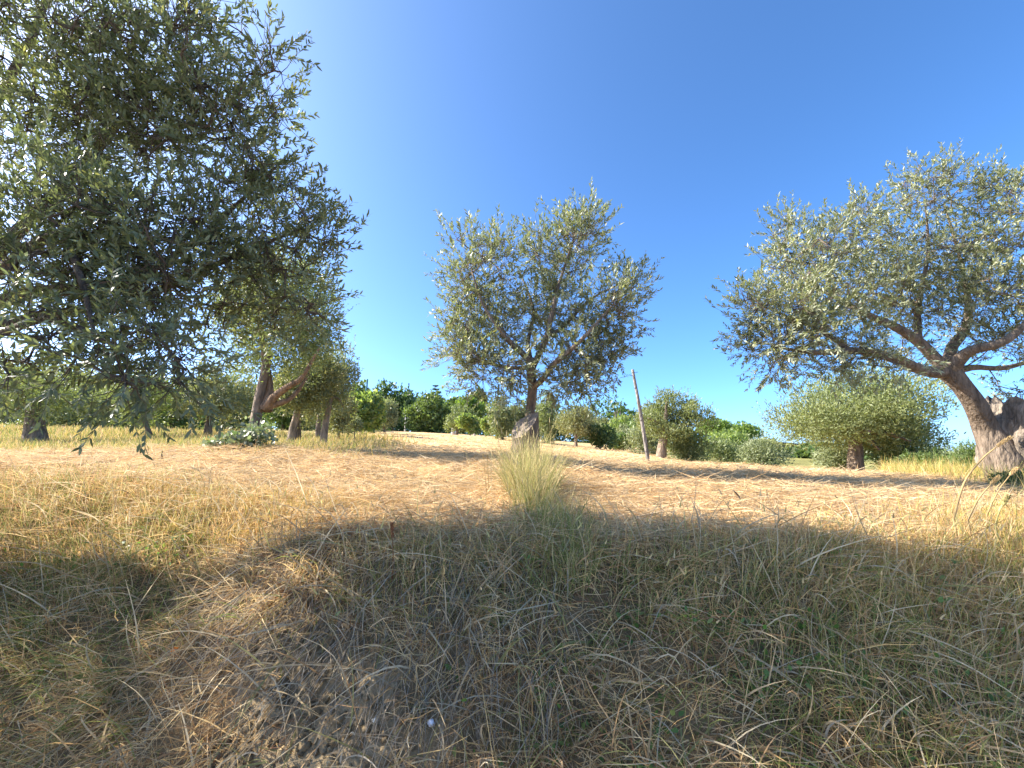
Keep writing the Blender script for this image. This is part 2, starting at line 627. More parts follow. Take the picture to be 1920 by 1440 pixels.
        for i in idx:
            ob = bpy.data.objects.new('leaf', lm)
            COL.objects.link(ob)
            ob.parent = root
            Nn = np.cross(A[i], S[i])
            M = Matrix(((A[i][0] * Ll[i], S[i][0] * Ll[i], Nn[0] * Ll[i], BB[i][0] - o[0]),
                        (A[i][1] * Ll[i], S[i][1] * Ll[i], Nn[1] * Ll[i], BB[i][1] - o[1]),
                        (A[i][2] * Ll[i], S[i][2] * Ll[i], Nn[2] * Ll[i], BB[i][2] - o[2]),
                        (0, 0, 0, 1)))
            ob.matrix_local = M
        mk = np.ones(len(BB), bool)
        mk[idx] = False
        BB, A, S, Ll, W, T = BB[mk], A[mk], S[mk], Ll[mk], W[mk], T[mk]
    G = Geo()
    leaves(G, BB, A, S, Ll, W, T, simple=simple)
    G.build('foliage', leaf_mat, root, kind='stuff', origin=None)
    # parts were written in world coordinates: bring them under the root's origin
    for ch in root.children:
        if ch.name.split('.')[0] != 'leaf':
            ch.matrix_local = Matrix.Translation(-Vector(root.location))
    return len(BB)


def P_(px, py, D, r):
    return (at(px, py, D), r)


def lobe(px, py, D, rx, ry, rd, ncl, nsh, droop=0.0):
    k = 0.90 * D / F
    return (at(px, py, D), (rx * k, rd, ry * k), ncl, nsh, droop)


# ------------------------------------------------------------------ the olive in the middle
def centre_olive():
    D = 6.5
    b = at(990, 866, D)
    b[2] = zground(b[0], b[1])
    root = thing('olive_tree', 'slender silver-green olive tree growing from a sawn stump in the middle of the field', 'tree', b)
    trunk = ('trunk', [(b + np.array([0.02, 0, -0.1]), 0.15), P_(992, 820, D, 0.085), P_(996, 770, D, 0.071), P_(999, 725, D, 0.072), P_(997, 698, D, 0.075), P_(998, 672, D, 0.060)])
    limbs = [
        ('limb', [P_(998, 690, D, 0.055), P_(984, 668, D - .05, 0.047), P_(962, 645, D - .15, 0.041), P_(940, 622, D - .3, 0.032), P_(905, 570, D - .35, 0.021), P_(885, 510, D - .3, 0.012)]),
        ('limb', [P_(998, 690, D, 0.055), P_(1012, 662, D - .1, 0.047), P_(1025, 630, D - .2, 0.043), P_(1036, 588, D - .2, 0.037), P_(1050, 530, D - .1, 0.025), P_(1078, 440, D, 0.012)]),
        ('limb', [P_(999, 728, D, 0.051), P_(1018, 708, D - .2, 0.044), P_(1040, 682, D - .4, 0.039), P_(1070, 656, D - .5, 0.034), P_(1100, 625, D - .6, 0.025), P_(1150, 570, D - .5, 0.012)]),
        ('limb', [P_(997, 690, D, 0.043), P_(992, 660, D + .15, 0.038), P_(990, 640, D + .25, 0.034), P_(1000, 580, D + .4, 0.024), P_(975, 510, D + .5, 0.012)]),
        ('limb', [P_(997, 688, D, 0.038), P_(965, 690, D + .2, 0.030), P_(920, 680, D + .3, 0.022), P_(870, 650, D + .3, 0.011)]),
        ('limb', [P_(1025, 630, D - .2, 0.034), P_(1060, 610, D + .2, 0.025), P_(1110, 560, D + .4, 0.019), P_(1190, 520, D + .3, 0.010)]),
    ]
    lobes = [
        lobe(909, 514, D - .2, 62, 75, .65, 16, 9), lobe(885, 580, D, 52, 70, .6, 13, 9), lobe(928, 599, D + .3, 55, 60, .5, 11, 8),
        lobe(937, 462, D - .1, 24, 36, .35, 5, 8), lobe(870, 472, D - .1, 24, 36, .35, 5, 8),
        lobe(1081, 486, D, 62, 78, .7, 17, 9), lobe(1083, 425, D, 34, 36, .35, 7, 8), lobe(1018, 472, D + .1, 34, 50, .4, 8, 8),
        lobe(1054, 570, D + .2, 60, 60, .6, 14, 9), lobe(1117, 584, D - .2, 66, 62, .65, 16, 9), lobe(1176, 533, D, 26, 34, .35, 6, 8),
        lobe(1000, 570, D + .4, 50, 55, .5, 10, 8), lobe(990, 617, D + .5, 50, 45, .45, 9, 8),
        lobe(885, 655, D - .1, 52, 52, .55, 12, 9, .15), lobe(909, 697, D, 48, 36, .5, 10, 9, .15), lobe(961, 693, D - .3, 42, 36, .4, 8, 9, .15),
        lobe(856, 608, D + .1, 30, 42, .4, 6, 8), lobe(1099, 660, D - .2, 66, 50, .6, 13, 9, .15), lobe(1054, 702, D - .3, 56, 36, .5, 11, 9, .15),
        lobe(1135, 693, D + .1, 34, 34, .35, 6, 8, .3), lobe(1077, 735, D, 30, 20, .3, 4, 8, .3), lobe(961, 744, D + .1, 28, 20, .25, 4, 8, .3), lobe(1144, 631, D, 40, 40, .4, 8, 8, .3),
    ]
    n = olive_hero(root, [trunk], limbs, lobes, leaf_len=0.075)
    # sawn stump at its foot
    sb = at(984, 850, 6.15)
    sb[2] = zground(sb[0], sb[1]) - 0.1
    top = at(984, 797, 6.15)
    nv = nrm(np.array([-0.50, -0.52, 0.70]))
    a = np.linspace(0, 2 * math.pi, 20, endpoint=False)
    rr = 0.185 * (1 + 0.10 * np.sin(3 * a + 1) + 0.06 * np.sin(7 * a))
    rings = []
    for t in np.linspace(0, 1, 7):
        ctr = sb + (top - sb) * t
        x = ctr[0] + rr * (1.12 - .12 * t) * np.cos(a)
        y = ctr[1] + rr * (1.12 - .12 * t) * np.sin(a)
        zc = top[2] - ((x - top[0]) * nv[0] + (y - top[1]) * nv[1]) / nv[2]
        z = sb[2] + (zc - sb[2]) * t
        rings.append(np.stack([x, y, z], 1))
    V = np.vstack(rings)
    i = np.arange(6)[:, None] * 20
    j = np.arange(20)[None]
    q = np.stack([i + j, i + (j + 1) % 20, i + 20 + (j + 1) % 20, i + 20 + j], -1).reshape(-1, 4)
    G = Geo()
    G.add(V - b, BARK_C[None] * rng.uniform(.45, .75, (len(V), 1)), quads=q)
    st = G.build('stump', M_BARK, root)
    st['label'] = 'sawn-off stump with a slanting cut beside the trunk'
    G = Geo()
    R = rings[-1]
    C0 = R.mean(0)
    cf = np.vstack([C0, C0 + (R - C0) * .5 + nv * 0.004, R * 1.0 + nv * 0.006])
    tr = [(0, 1 + k, 1 + (k + 1) % 20) for k in range(20)]
    qq = [(1 + k, 21 + k, 21 + (k + 1) % 20, 1 + (k + 1) % 20) for k in range(20)]
    G.add(cf - b, np.array([0.20, 0.16, 0.125]) * rng.uniform(.7, 1.2, (len(cf), 1)), quads=qq, tris=tr)
    G.build('cut_face', M_WOOD, st)
    return n


# ------------------------------------------------------------------ the old olive on the right
def right_olive():
    D = 6.6
    b = at(1905, 905, D)
    b[2] = zground(b[0], b[1])
    root = thing('olive_tree', 'old olive tree on the right with a massive gnarled hollow stump and a leaning trunk', 'tree', b)
    trunk = ('trunk', [P_(1905, 920, D, 0.33), P_(1884, 855, D, 0.24), P_(1858, 800, D, 0.165), P_(1829, 760, D - .05, 0.135), P_(1801, 725, D - .1, 0.125), P_(1783, 700, D - .1, 0.145), P_(1766, 684, D - .1, 0.11)])
    j = lambda r: P_(1778, 697, D - .1, r)
    limbs = [
        ('limb', [j(0.104), P_(1735, 696, D - .3, 0.080), P_(1690, 682, D - .6, 0.072), P_(1640, 664, D - .8, 0.062), P_(1590, 655, D - .9, 0.050), P_(1530, 660, D - 1.0, 0.032), P_(1450, 650, D - 1.0, 0.014)]),
        ('limb', [j(0.112), P_(1752, 672, D - .1, 0.088), P_(1722, 640, D - .1, 0.076), P_(1680, 612, D - .1, 0.064), P_(1640, 595, D - .1, 0.052), P_(1580, 565, D - .1, 0.036), P_(1500, 520, D - .1, 0.016)]),
        ('limb', [j(0.112), P_(1800, 672, D - .3, 0.084), P_(1830, 655, D - .5, 0.072), P_(1875, 640, D - .7, 0.060), P_(1930, 600, D - .8, 0.040), P_(1990, 500, D - .8, 0.016)]),
        ('limb', [j(0.096), P_(1790, 655, D + .25, 0.080), P_(1812, 620, D + .4, 0.068), P_(1815, 570, D + .6, 0.052), P_(1800, 490, D + .7, 0.032), P_(1770, 380, D + .7, 0.013)]),
        ('limb', [P_(1722, 640, D - .1, 0.056), P_(1720, 590, D + .1, 0.046), P_(1728, 540, D + .2, 0.037), P_(1740, 470, D + .2, 0.024), P_(1735, 380, D + .1, 0.011)]),
        ('limb', [P_(1590, 655, D - .9, 0.036), P_(1540, 620, D - .8, 0.028), P_(1490, 600, D - .7, 0.021), P_(1420, 570, D - .6, 0.010)]),
        ('limb', [j(0.072), P_(1830, 688, D + .3, 0.048), P_(1880, 690, D + .5, 0.040), P_(1960, 670, D + .6, 0.024), P_(2040, 650, D + .7, 0.012)]),
    ]
    L = lambda *a: lobe(*a)
    lobes = [
        L(1460, 594, D - .8, 80, 75, .8, 18, 10, .1), L(1498, 508, D - .5, 70, 70, .7, 16, 10), L(1489, 440, D - .3, 40, 48, .4, 8, 9),
        L(1556, 479, D - .3, 55, 70, .6, 12, 9), L(1580, 412, D - .2, 26, 30, .3, 5, 8), L(1565, 575, D - .6, 75, 65, .7, 17, 10), L(1403, 575, D - .7, 45, 45, .5, 8, 9, .1),
        L(1518, 647, D - .9, 80, 34, .6, 11, 10, .3), L(1441, 652, D - .9, 50, 50, .5, 9, 9, .4), L(1613, 642, D - .8, 45, 28, .4, 6, 9, .3), L(1575, 680, D - .9, 60, 20, .4, 5, 9, .3),
        L(1651, 536, D - .1, 60, 60, .6, 12, 9), L(1637, 450, D, 34, 50, .4, 6, 9), L(1632, 397, D, 24, 22, .25, 3, 8),
        L(1723, 450, D + .1, 60, 90, .7, 18, 10), L(1732, 364, D + .1, 50, 50, .5, 10, 9), L(1720, 335, D + .1, 34, 24, .3, 5, 8), L(1794, 364, D + .3, 34, 40, .4, 6, 8), L(1728, 565, D, 70, 60, .6, 14, 9),
        L(1794, 469, D + .2, 60, 80, .7, 16, 10), L(1804, 565, D - .2, 70, 60, .7, 15, 10), L(1847, 383, D + .1, 22, 60, .25, 5, 8),
        L(1880, 431, D - .3, 55, 90, .7, 16, 10), L(1885, 364, D - .2, 40, 40, .4, 7, 8), L(1890, 546, D - .5, 60, 70, .7, 15, 10), L(1900, 642, D - .3, 50, 40, .5, 8, 9, .3),
        L(1957, 488, D - .3, 60, 110, .9, 12, 9), L(1976, 623, D, 60, 60, .8, 8, 9), L(1709, 642, D + .3, 50, 30, .4, 5, 8, .3), L(1904, 733, D + .2, 30, 22, .3, 4, 8, .5), L(1842, 623, D + .3, 45, 40, .4, 6, 8),
        L(1651, 690, D - 1.0, 40, 22, .35, 4, 8, .6),
    ]
    n = olive_hero(root, [trunk], limbs, lobes, leaf_len=0.07, lump=0.10, bark=BARK_C * .8)
    # the massive old stump it grew from
    pts = [at(1928, 945, D), at(1922, 895, D), at(1918, 845, D), at(1914, 800, D), at(1913, 757, D)]
    P = catmull([np.r_[p, r] for p, r in zip(pts, [.50, .43, .43, .46, .43])], 8)
    G = Geo()
    tube(G, P[:, :3], P[:, 3], np.array([0.21, 0.175, 0.14]), sides=40, lump=0.30, seed=12, cap=False)
    V = G.v[0]
    ax = np.repeat(P[:, :3], 40, 0)
    an = np.arctan2(V[:, 1] - ax[:, 1], V[:, 0] - ax[:, 0])
    hz = V[:, 2]
    n1 = fbm(np.cos(an) * 3 + 9, np.sin(an) * 3 + hz * 2.2, 33, 3)
    n2 = fbm(np.cos(an) * 7 + 9, np.sin(an) * 7 + hz * 5.0, 35, 3)
    V[:] = ax + (V - ax) * (1 + .55 * (n1 - .5) + .40 * (n2 - .5))[:, None]
    G.c[0][:] = np.array([0.20, 0.165, 0.13]) * (.4 + 1.2 * n2)[:, None]
    top_ring = V[-40:]
    V[-40:, 2] += rng.uniform(-.09, .09, 40)
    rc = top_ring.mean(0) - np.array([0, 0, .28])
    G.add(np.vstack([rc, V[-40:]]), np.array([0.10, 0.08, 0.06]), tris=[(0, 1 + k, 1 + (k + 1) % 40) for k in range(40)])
    G.v = [vv - b for vv in G.v]
    st = G.build('stump', M_BARK, root)
    st['label'] = 'massive gnarled old stump with a ragged hollow top'
    return n


# ------------------------------------------------------------------ the big olive overhanging on the left
def left_olive():
    b = np.array([-4.9, 3.2, 0])
    b[2] = zground(b[0], b[1])
    root = thing('olive_tree', 'large dark olive tree overhanging the left of the field with drooping leafy boughs', 'tree', b)
    t = lambda dx, dy, dz, r: (b + np.array([dx, dy, dz]), r)
    trunk = ('trunk', [t(0, 0, -.1, .34), t(.02, .0, .4, .25), t(.1, -.05, 1.0, .22), t(.15, -.1, 1.5, .21), t(.2, -.1, 1.8, .15)])
    j = lambda r: t(.16, -.1, 1.55, r)
    limbs = [
        ('limb', [j(0.098), P_(20, 560, 3.20, 0.054), P_(150, 540, 3.20, 0.046), P_(270, 510, 3.20, 0.032), P_(380, 440, 3.20, 0.022), P_(500, 330, 3.20, 0.009)]),
        ('limb', [j(0.098), P_(-20, 480, 3.20, 0.054), P_(90, 380, 3.20, 0.043), P_(200, 260, 3.20, 0.032), P_(300, 120, 3.20, 0.019), P_(350, -20, 3.20, 0.009)]),
        ('limb', [j(0.090), P_(-60, 560, 3.20, 0.049), P_(20, 500, 2.96, 0.040), P_(110, 440, 2.64, 0.030), P_(150, 520, 2.40, 0.019), P_(180, 640, 2.32, 0.008)]),
        ('limb', [j(0.090), P_(-90, 400, 3.20, 0.049), P_(-20, 200, 3.20, 0.038), P_(60, 60, 3.12, 0.027), P_(120, -120, 3.04, 0.011)]),
        ('limb', [j(0.075), P_(60, 600, 3.20, 0.043), P_(250, 560, 3.20, 0.032), P_(400, 500, 3.20, 0.024), P_(560, 430, 3.20, 0.009)]),
        ('limb', [j(0.075), P_(-80, 620, 3.20, 0.038), P_(0, 620, 2.88, 0.030), P_(90, 600, 2.56, 0.022), P_(220, 650, 2.32, 0.009)]),
        ('limb', [j(0.075), t(.3, -.9, 2.0, .08), t(.8, -2.2, 2.3, .055), t(1.2, -3.2, 2.1, .02)]),
    ]
    L = lobe
    lobes = [
        L(60, 80, 2.68, 110, 120, 0.40, 20, 11), L(180, 100, 2.68, 110, 120, 0.40, 20, 11), L(290, 90, 2.68, 85, 110, 0.40, 18, 11), L(360, 50, 2.68, 50, 70, 0.40, 9, 10), L(395, 150, 2.68, 42, 70, 0.36, 8, 10),
        L(60, 260, 2.92, 120, 110, 0.40, 22, 11), L(190, 260, 2.92, 110, 110, 0.40, 22, 11), L(320, 250, 2.92, 90, 110, 0.40, 20, 11), L(430, 260, 2.92, 70, 90, 0.40, 15, 11), L(500, 190, 2.92, 32, 60, 0.28, 7, 9), L(515, 115, 2.68, 16, 30, 0.16, 3, 7),
        L(50, 420, 2.68, 110, 90, 0.40, 20, 12, .1), L(180, 420, 2.68, 110, 90, 0.40, 22, 11, .1), L(320, 420, 2.68, 95, 90, 0.40, 20, 11), L(450, 400, 3.20, 80, 90, 0.40, 18, 11), L(530, 330, 3.20, 30, 55, 0.32, 6, 9),
        L(600, 445, 3.20, 42, 30, 0.28, 6, 9), L(570, 410, 3.20, 34, 40, 0.28, 5, 9), L(540, 480, 3.20, 55, 55, 0.40, 10, 10), L(560, 560, 3.20, 42, 40, 0.32, 5, 8, .2), L(600, 595, 3.20, 18, 10, 0.16, 2, 6, .2),
        L(60, 510, 2.48, 100, 45, 0.40, 12, 11, .2), L(200, 510, 2.68, 90, 50, 0.40, 14, 11, .2), L(330, 530, 2.68, 75, 60, 0.40, 14, 11, .2), L(440, 520, 3.20, 75, 70, 0.40, 15, 11, .1), L(395, 590, 3.20, 50, 45, 0.40, 7, 9, .2), L(480, 590, 3.20, 50, 45, 0.40, 6, 9, .2),
        L(40, 610, 2.32, 60, 45, 0.28, 5, 9, .5), L(20, 675, 2.24, 45, 38, 0.28, 5, 9, .6), L(130, 600, 2.40, 60, 40, 0.28, 4, 9, .5), L(270, 655, 2.32, 66, 50, 0.28, 8, 10, .6), L(215, 690, 2.24, 45, 40, 0.24, 4, 9, .7), L(265, 718, 2.16, 32, 24, 0.16, 3, 8, .7),
        L(300, 620, 2.68, 45, 45, 0.32, 6, 9, .6), L(335, 680, 2.32, 32, 40, 0.24, 4, 9, .6),  
    ]
    # crown outside the frame: unseen leaf lobes added to shade the bank
    # sparse unseen boughs added above the frame to break up the edge of the shade
    for px, py, D in ((40, -60, 3.0), (150, -110, 3.1), (270, -90, 3.2), (380, -60, 3.2), (60, -190, 3.1), (200, -220, 3.2), (330, -190, 3.3), (420, 20, 3.3), (120, -300, 3.2), (290, -310, 3.3)):
        lobes.append((at(px, py, D), (.42, .5, .4), 4, 9, 0.0))
    for wz in np.arange(1.0, 5.9, .52):
        for wy in np.arange(1.0, 3.0, .45):
            wx = -4.75 - .16 * (wz - 1.0) - .25 * rng.random()
            lobes.append((np.array([wx, wy + rng.uniform(-.15, .15), wz + rng.uniform(-.15, .15)]), (.5, .5, .5), 9 if wz < 3.4 else 1, 12 if wz < 3.4 else 8, .1))
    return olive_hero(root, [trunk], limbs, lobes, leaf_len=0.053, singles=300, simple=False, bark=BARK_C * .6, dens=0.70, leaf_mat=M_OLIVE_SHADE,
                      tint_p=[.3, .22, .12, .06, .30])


def stat(msg):
    print('STAT', msg)


stat(('centre', centre_olive()))
stat(('right', right_olive()))
stat(('left', left_olive()))


# ------------------------------------------------------------------ trees farther away
PAL = {
    'olive': (M_OLIVE_FAR, np.array([[0.16, 0.195, 0.07], [0.185, 0.22, 0.08], [0.21, 0.24, 0.10], [0.14, 0.17, 0.06]])),
    'olive_pale': (M_OLIVE_FAR, np.array([[0.21, 0.235, 0.13], [0.24, 0.26, 0.145], [0.18, 0.205, 0.105]])),
    'olive_warm': (M_OLIVE_FAR, np.array([[0.19, 0.20, 0.095], [0.22, 0.22, 0.105], [0.145, 0.16, 0.075], [0.25, 0.23, 0.10]])),
    'green': (M_BROAD, np.array([[0.125, 0.175, 0.055], [0.15, 0.205, 0.065], [0.11, 0.155, 0.05]])),
    'bright': (M_BROAD, np.array([[0.21, 0.28, 0.075], [0.26, 0.32, 0.09], [0.17, 0.235, 0.065], [0.31, 0.35, 0.13]])),
    'dark': (M_BROAD, np.array([[0.05, 0.095, 0.030], [0.07, 0.115, 0.038], [0.085, 0.135, 0.045]])),
    'pine': (M_BROAD, np.array([[0.16, 0.25, 0.045], [0.21, 0.29, 0.05], [0.12, 0.19, 0.04]])),
}


def crown_leaves(G, c, R, n, size, table, k=14, lobe_r=0.42, upb=0.3, narrow=0.4, flat=False, core=0.25, zcut=-1.05):
    """leaf-sized faces on and inside a crown made of k uneven lobes"""
    d = rand_dirs(k)
    lc = d * rng.uniform(0.35, 0.78, (k, 1))
    lr = lobe_r * rng.uniform(0.45, 1.3, k)
    if flat:
        lc[:, 2] = np.abs(lc[:, 2]) * 0.7
    i = rng.choice(k, n, p=lr ** 2 / np.sum(lr ** 2))
    dd = rand_dirs(n)
    rad = np.where(rng.random(n) < core, rng.uniform(0.2, 0.9, n), rng.normal(1.0, 0.10, n))
    rad = rad * np.where(rng.random(n) < .10, rng.uniform(1.0, 1.35, n), 1.0)
    p = lc[i] + dd * (lr[i] * rad)[:, None]
    q = p * np.array([4.2, 4.2, 4.2]) + c[:3] * 3.1
    hole = vnoise(q[:, 0] + 1.7 * q[:, 2], q[:, 1] - 1.3 * q[:, 2], 5) * .6 + vnoise(q[:, 0] * 2.1 - q[:, 2] * 2, q[:, 1] * 2.1 + q[:, 2] * 1.6, 8) * .4
    keep_ = hole > .33
    p, dd, i = p[keep_], dd[keep_], i[keep_]
    n = len(p)
    ok = p[:, 2] > (-0.25 if flat else zcut) + 0.12 * rng.normal(size=n)
    p, dd = p[ok], dd[ok]
    m = len(p)
    P = c + p * R
    A = nrm(dd * 0.7 + rand_dirs(m) * 0.8 + np.array([0, 0, upb]))
    up_ = dd + rand_dirs(m) * 0.7 + np.array([0, 0, .35])
    S = nrm(np.cross(up_, A))
    L = size * rng.uniform(0.6, 1.4, m)
    leaves(G, P, A, S, L, L * narrow * rng.uniform(.8, 1.2, m), pick_tints(m, table, None, .22), simple=True)
    ns = max(12, n // 70)
    j = rng.integers(0, m, ns * 4)
    j = j[(p[j, 2] > -.1) & (np.linalg.norm(p[j], axis=1) > .72)][:ns]
    ns = len(j)
    if ns and not flat:
        d = nrm(dd[j] * .6 + np.array([0, 0, 1.1]) + rng.normal(size=(ns, 3)) * .3)
        ln = rng.uniform(.08, .30, ns) * R.mean()
        t = np.linspace(.1, 1, 9)
        B = (P[j][:, None] + d[:, None] * (ln[:, None] * t[None])[..., None]).reshape(-1, 3)
        A2 = nrm(np.repeat(d, 9, 0) + rand_dirs(ns * 9) * .7)
        L2 = size * rng.uniform(.6, 1.1, ns * 9)
        leaves(G, B, A2, nrm(np.cross(rand_dirs(ns * 9), A2)), L2, L2 * narrow, pick_tints(ns * 9, table, None, .22), simple=True)


def far_tree(name, label, cat, group, pal, px, py, D, x0, x1, y0, y1, trunk_px=8, n=4500, leaf_px=4.0, narrow=0.42, k=14,
             lean=0.0, limbs=4, flat=False, bark=BARK_C, lobe_r=0.5, core=.4, upb=.3, depth=0.9, zcut=-1.05):
    global rng
    rng = np.random.default_rng(int(px * 31 + py * 7 + D * 3))
    b = at(px, py, D)
    b[2] = float(zground(b[0], b[1]))
    root = thing(name, label, cat, b, group)
    c = at((x0 + x1) / 2, (y0 + y1) / 2, D)
    R = np.array([(x1 - x0) / 2 * D / F, (x1 - x0) / 2 * D / F * depth, (y1 - y0) / 2 * D / F]) * 1.06
    c, bl = c - b, np.zeros(3)
    mat, table = PAL[pal]
    r0 = trunk_px / 2 * D / F
    if trunk_px:
        top = np.array([c[0] * 0.75 + lean, c[1], c[2] - R[2] * 0.35])
        G = Geo()
        T = catmull([[bl[0], bl[1], -0.1], bl * .6 + top * .4 + np.array([-.03, 0, 0]), top], 5)
        tube(G, T, np.linspace(r0 * 1.25, r0 * .75, len(T)), bark, sides=9, lump=.12, seed=int(px) % 37)
        G.build('trunk', M_BARK, root)
        G = Geo()
        for a in range(limbs):
            e = c + rand_dirs(1)[0] * R * 0.7
            m = (top + e) / 2 + np.array([0, 0, .1 * R[2]])
            Q = catmull([top, m, e], 3)
            tube(G, Q, np.linspace(r0 * .6, r0 * .15, len(Q)), bark * .9, sides=5)
        if limbs:
            G.build('limbs', M_BARK, root, kind='stuff')
    G = Geo()
    crown_leaves(G, c, R, int(n * 1.8), 1.2 * leaf_px * D / F, table, k=k, narrow=narrow, flat=flat, lobe_r=lobe_r, core=core, upb=upb, zcut=zcut)
    G.build('crown', mat, root, kind='stuff')
    return root


ROW = 'olive trees in the row on the left'
GARDEN = 'trees and shrubs along the far edge of the field'
RIGHTG = 'trees and bushes beyond the right edge of the field'
T = far_tree
# left-hand row
o = T('olive_tree', 'olive with a leaning orange-brown trunk and ivy at its foot, left row', 'tree', ROW, 'olive', 474, 836, 8, 385, 640, 455, 765, 18, 15000, 6.5, .30, 26, upb=.3, limbs=0, lobe_r=.4, core=.45, zcut=-.62)
G = Geo()
b9 = np.array(o.location)
for pth in ([(497, 765, 8, .10), (520, 740, 7.9, .07), (545, 722, 7.8, .06), (566, 708, 7.8, .045), (600, 650, 7.8, .018)],
            [(500, 762, 8, .08), (535, 752, 8.0, .05), (556, 736, 8.1, .04), (580, 700, 8.2, .018)],
            [(499, 770, 8, .11), (505, 730, 8.1, .08), (495, 660, 8.1, .06), (480, 560, 8.2, .025)]):
    Q = catmull([np.r_[at(a, b, d), r] for a, b, d, r in pth], 5)
    G = Geo()
    tube(G, Q[:, :3] - b9, Q[:, 3], np.array([.24, .16, .10]), sides=8, lump=.15, seed=4)
    G.build('limb', M_BARK, o)
T('olive_tree', 'olive with a pale smooth trunk, next in the row after the ivied leaning one', 'tree', ROW, 'olive_warm', 543, 838, 10.5, 515, 632, 645, 792, 13, 7000, 5.5, .32, 16, lobe_r=.4, core=.35, zcut=-.75, bark=BARK_C * 1.3)
T('olive_tree', 'olive with a dark trunk half hidden behind the pale-trunked olive', 'tree', ROW, 'olive_warm', 558, 833, 12, 520, 610, 660, 790, 12, 3500, 5, .32, 12, bark=BARK_C * .6)
T('olive_tree', 'grey-green young olive with low forked pale trunk at the right end of the left row', 'tree', ROW, 'olive_pale', 606, 838, 12, 578, 672, 628, 802, 12, 8000, 4.5, .32, 18, zcut=-.75, bark=BARK_C * 1.4, lobe_r=.38)
T('olive_tree', 'small olive trunk behind the forked pale-trunked olive', 'tree', ROW, 'olive_warm', 597, 822, 17, 560, 640, 715, 800, 9, 2500, 4.5, .35, 10)
T('sapling', 'sapling with dark thin trunk in a ring of dug earth on the left', 'tree', None, 'olive_warm', 637, 830, 15, 612, 662, 735, 812, 4, 1800, 5, .4, 9, limbs=2, bark=BARK_C * .7)
T('sapling', 'tiny grey sapling on a thin stick in front of the fig tree', 'tree', None, 'olive_pale', 666, 826, 18, 650, 680, 785, 815, 2.2, 700, 4, .4, 7, limbs=2)
T('fig_tree', 'bright yellow-green broadleaf tree at the end of the left row', 'tree', GARDEN, 'bright', 677, 814, 24, 648, 708, 738, 808, 4, 2400, 6.5, .65, 12)
T('fig_tree', 'smaller bright green tree touching the grey olive bush', 'tree', GARDEN, 'bright', 698, 808, 28, 680, 716, 750, 806, 4, 1200, 6, .65, 8)
T('olive_bush', 'rounded grey olive bush at the far left end of the field', 'bush', GARDEN, 'olive_pale', 722, 806, 32, 694, 742, 754, 806, 4, 3500, 3.6, .35, 12, limbs=2)
T('olive_tree', 'olive with a flared brown trunk standing before the dark thicket', 'tree', ROW, 'olive_warm', 389, 817, 18, 325, 480, 690, 792, 13, 5000, 5.5, .34, 14)
T('olive_tree', 'thick-trunked olive far left behind the hanging boughs', 'tree', ROW, 'olive', 68, 833, 13, -40, 170, 665, 800, 30, 5500, 5.5, .32, 16)
T('olive_tree', 'thin-trunked olive glimpsed behind the drooping boughs', 'tree', ROW, 'olive', 286, 824, 17, 190, 320, 690, 800, 8, 3000, 5, .34, 12)
# thicket behind them
HG = 'dark trees closing off the left side of the field'
T('tree', 'deep dark thicket tree behind the flared olive trunk', 'tree', HG, 'dark', 440, 806, 26, 385, 500, 690, 830, 8, 3200, 5, .6, 14, lobe_r=.5)
T('tree', 'mid-green tree at the far left edge of the field', 'tree', HG, 'olive_pale', 60, 806, 30, -60, 150, 690, 830, 8, 4500, 5, .5, 16)
T('tree', 'pale grey-green tree behind the gap in the hanging boughs', 'tree', HG, 'olive_pale', 190, 806, 32, 110, 280, 684, 830, 8, 4500, 5, .45, 16)
T('tree', 'green tree between the gap and the flared olive trunk', 'tree', HG, 'green', 320, 806, 30, 255, 400, 715, 830, 8, 3500, 5, .6, 14)
T('tree', 'green tree filling the space between the leaning and the pale trunk', 'tree', HG, 'green', 530, 806, 34, 480, 590, 735, 812, 6, 2600, 5, .6, 12)
T('tree', 'dark green tree behind the young pale olive', 'tree', HG, 'dark', 615, 805, 40, 570, 665, 735, 812, 6, 2600, 5, .6, 12)
T('tree', 'grey-green tree seen above the fig under the thin green pole', 'tree', GARDEN, 'green', 668, 804, 46, 640, 705, 728, 806, 4, 2200, 5, .55, 10)
# far edge, left to right
T('oak_tree', 'tall dark green oak at the far end left of the gap', 'tree', GARDEN, 'dark', 738, 802, 58, 690, 768, 726, 806, 5, 4500, 4.2, .65, 16, lobe_r=.45)
T('oak_tree', 'darker tree right behind the tall oak, by the shaded gap', 'tree', GARDEN, 'dark', 757, 803, 62, 735, 775, 738, 808, 4, 2000, 4.2, .65, 10)
T('fig_tree', 'broad rounded bright green tree reaching to the ground at the far end', 'tree', GARDEN, 'green', 808, 812, 46, 764, 858, 739, 814, 5, 6500, 4.4, .65, 20, lobe_r=.4)
T('tree', 'green treetop joined to the right of the broad rounded tree', 'tree', GARDEN, 'green', 850, 808, 52, 822, 874, 748, 806, 4, 2600, 4.2, .65, 12)
T('pine_tree', 'rounded green pine behind the low olive', 'tree', GARDEN, 'pine', 888, 808, 50, 857, 915, 747, 796, 5, 3400, 4, .5, 14)
T('pine_tree', 'dark pine top rising above the rounded green pine', 'tree', GARDEN, 'dark', 897, 806, 56, 876, 914, 729, 775, 4, 2000, 4, .5, 10)
T('olive_tree', 'low dense olive with a short trunk beside the pale post', 'tree', GARDEN, 'olive', 857, 812, 34, 832, 888, 765, 806, 5, 3400, 3.6, .36, 12)
T('shrub', 'low bright green shrub right of the pale post', 'shrub', GARDEN, 'bright', 882, 810, 32, 860, 903, 781, 810, 2, 1500, 4, .6, 9, limbs=0)
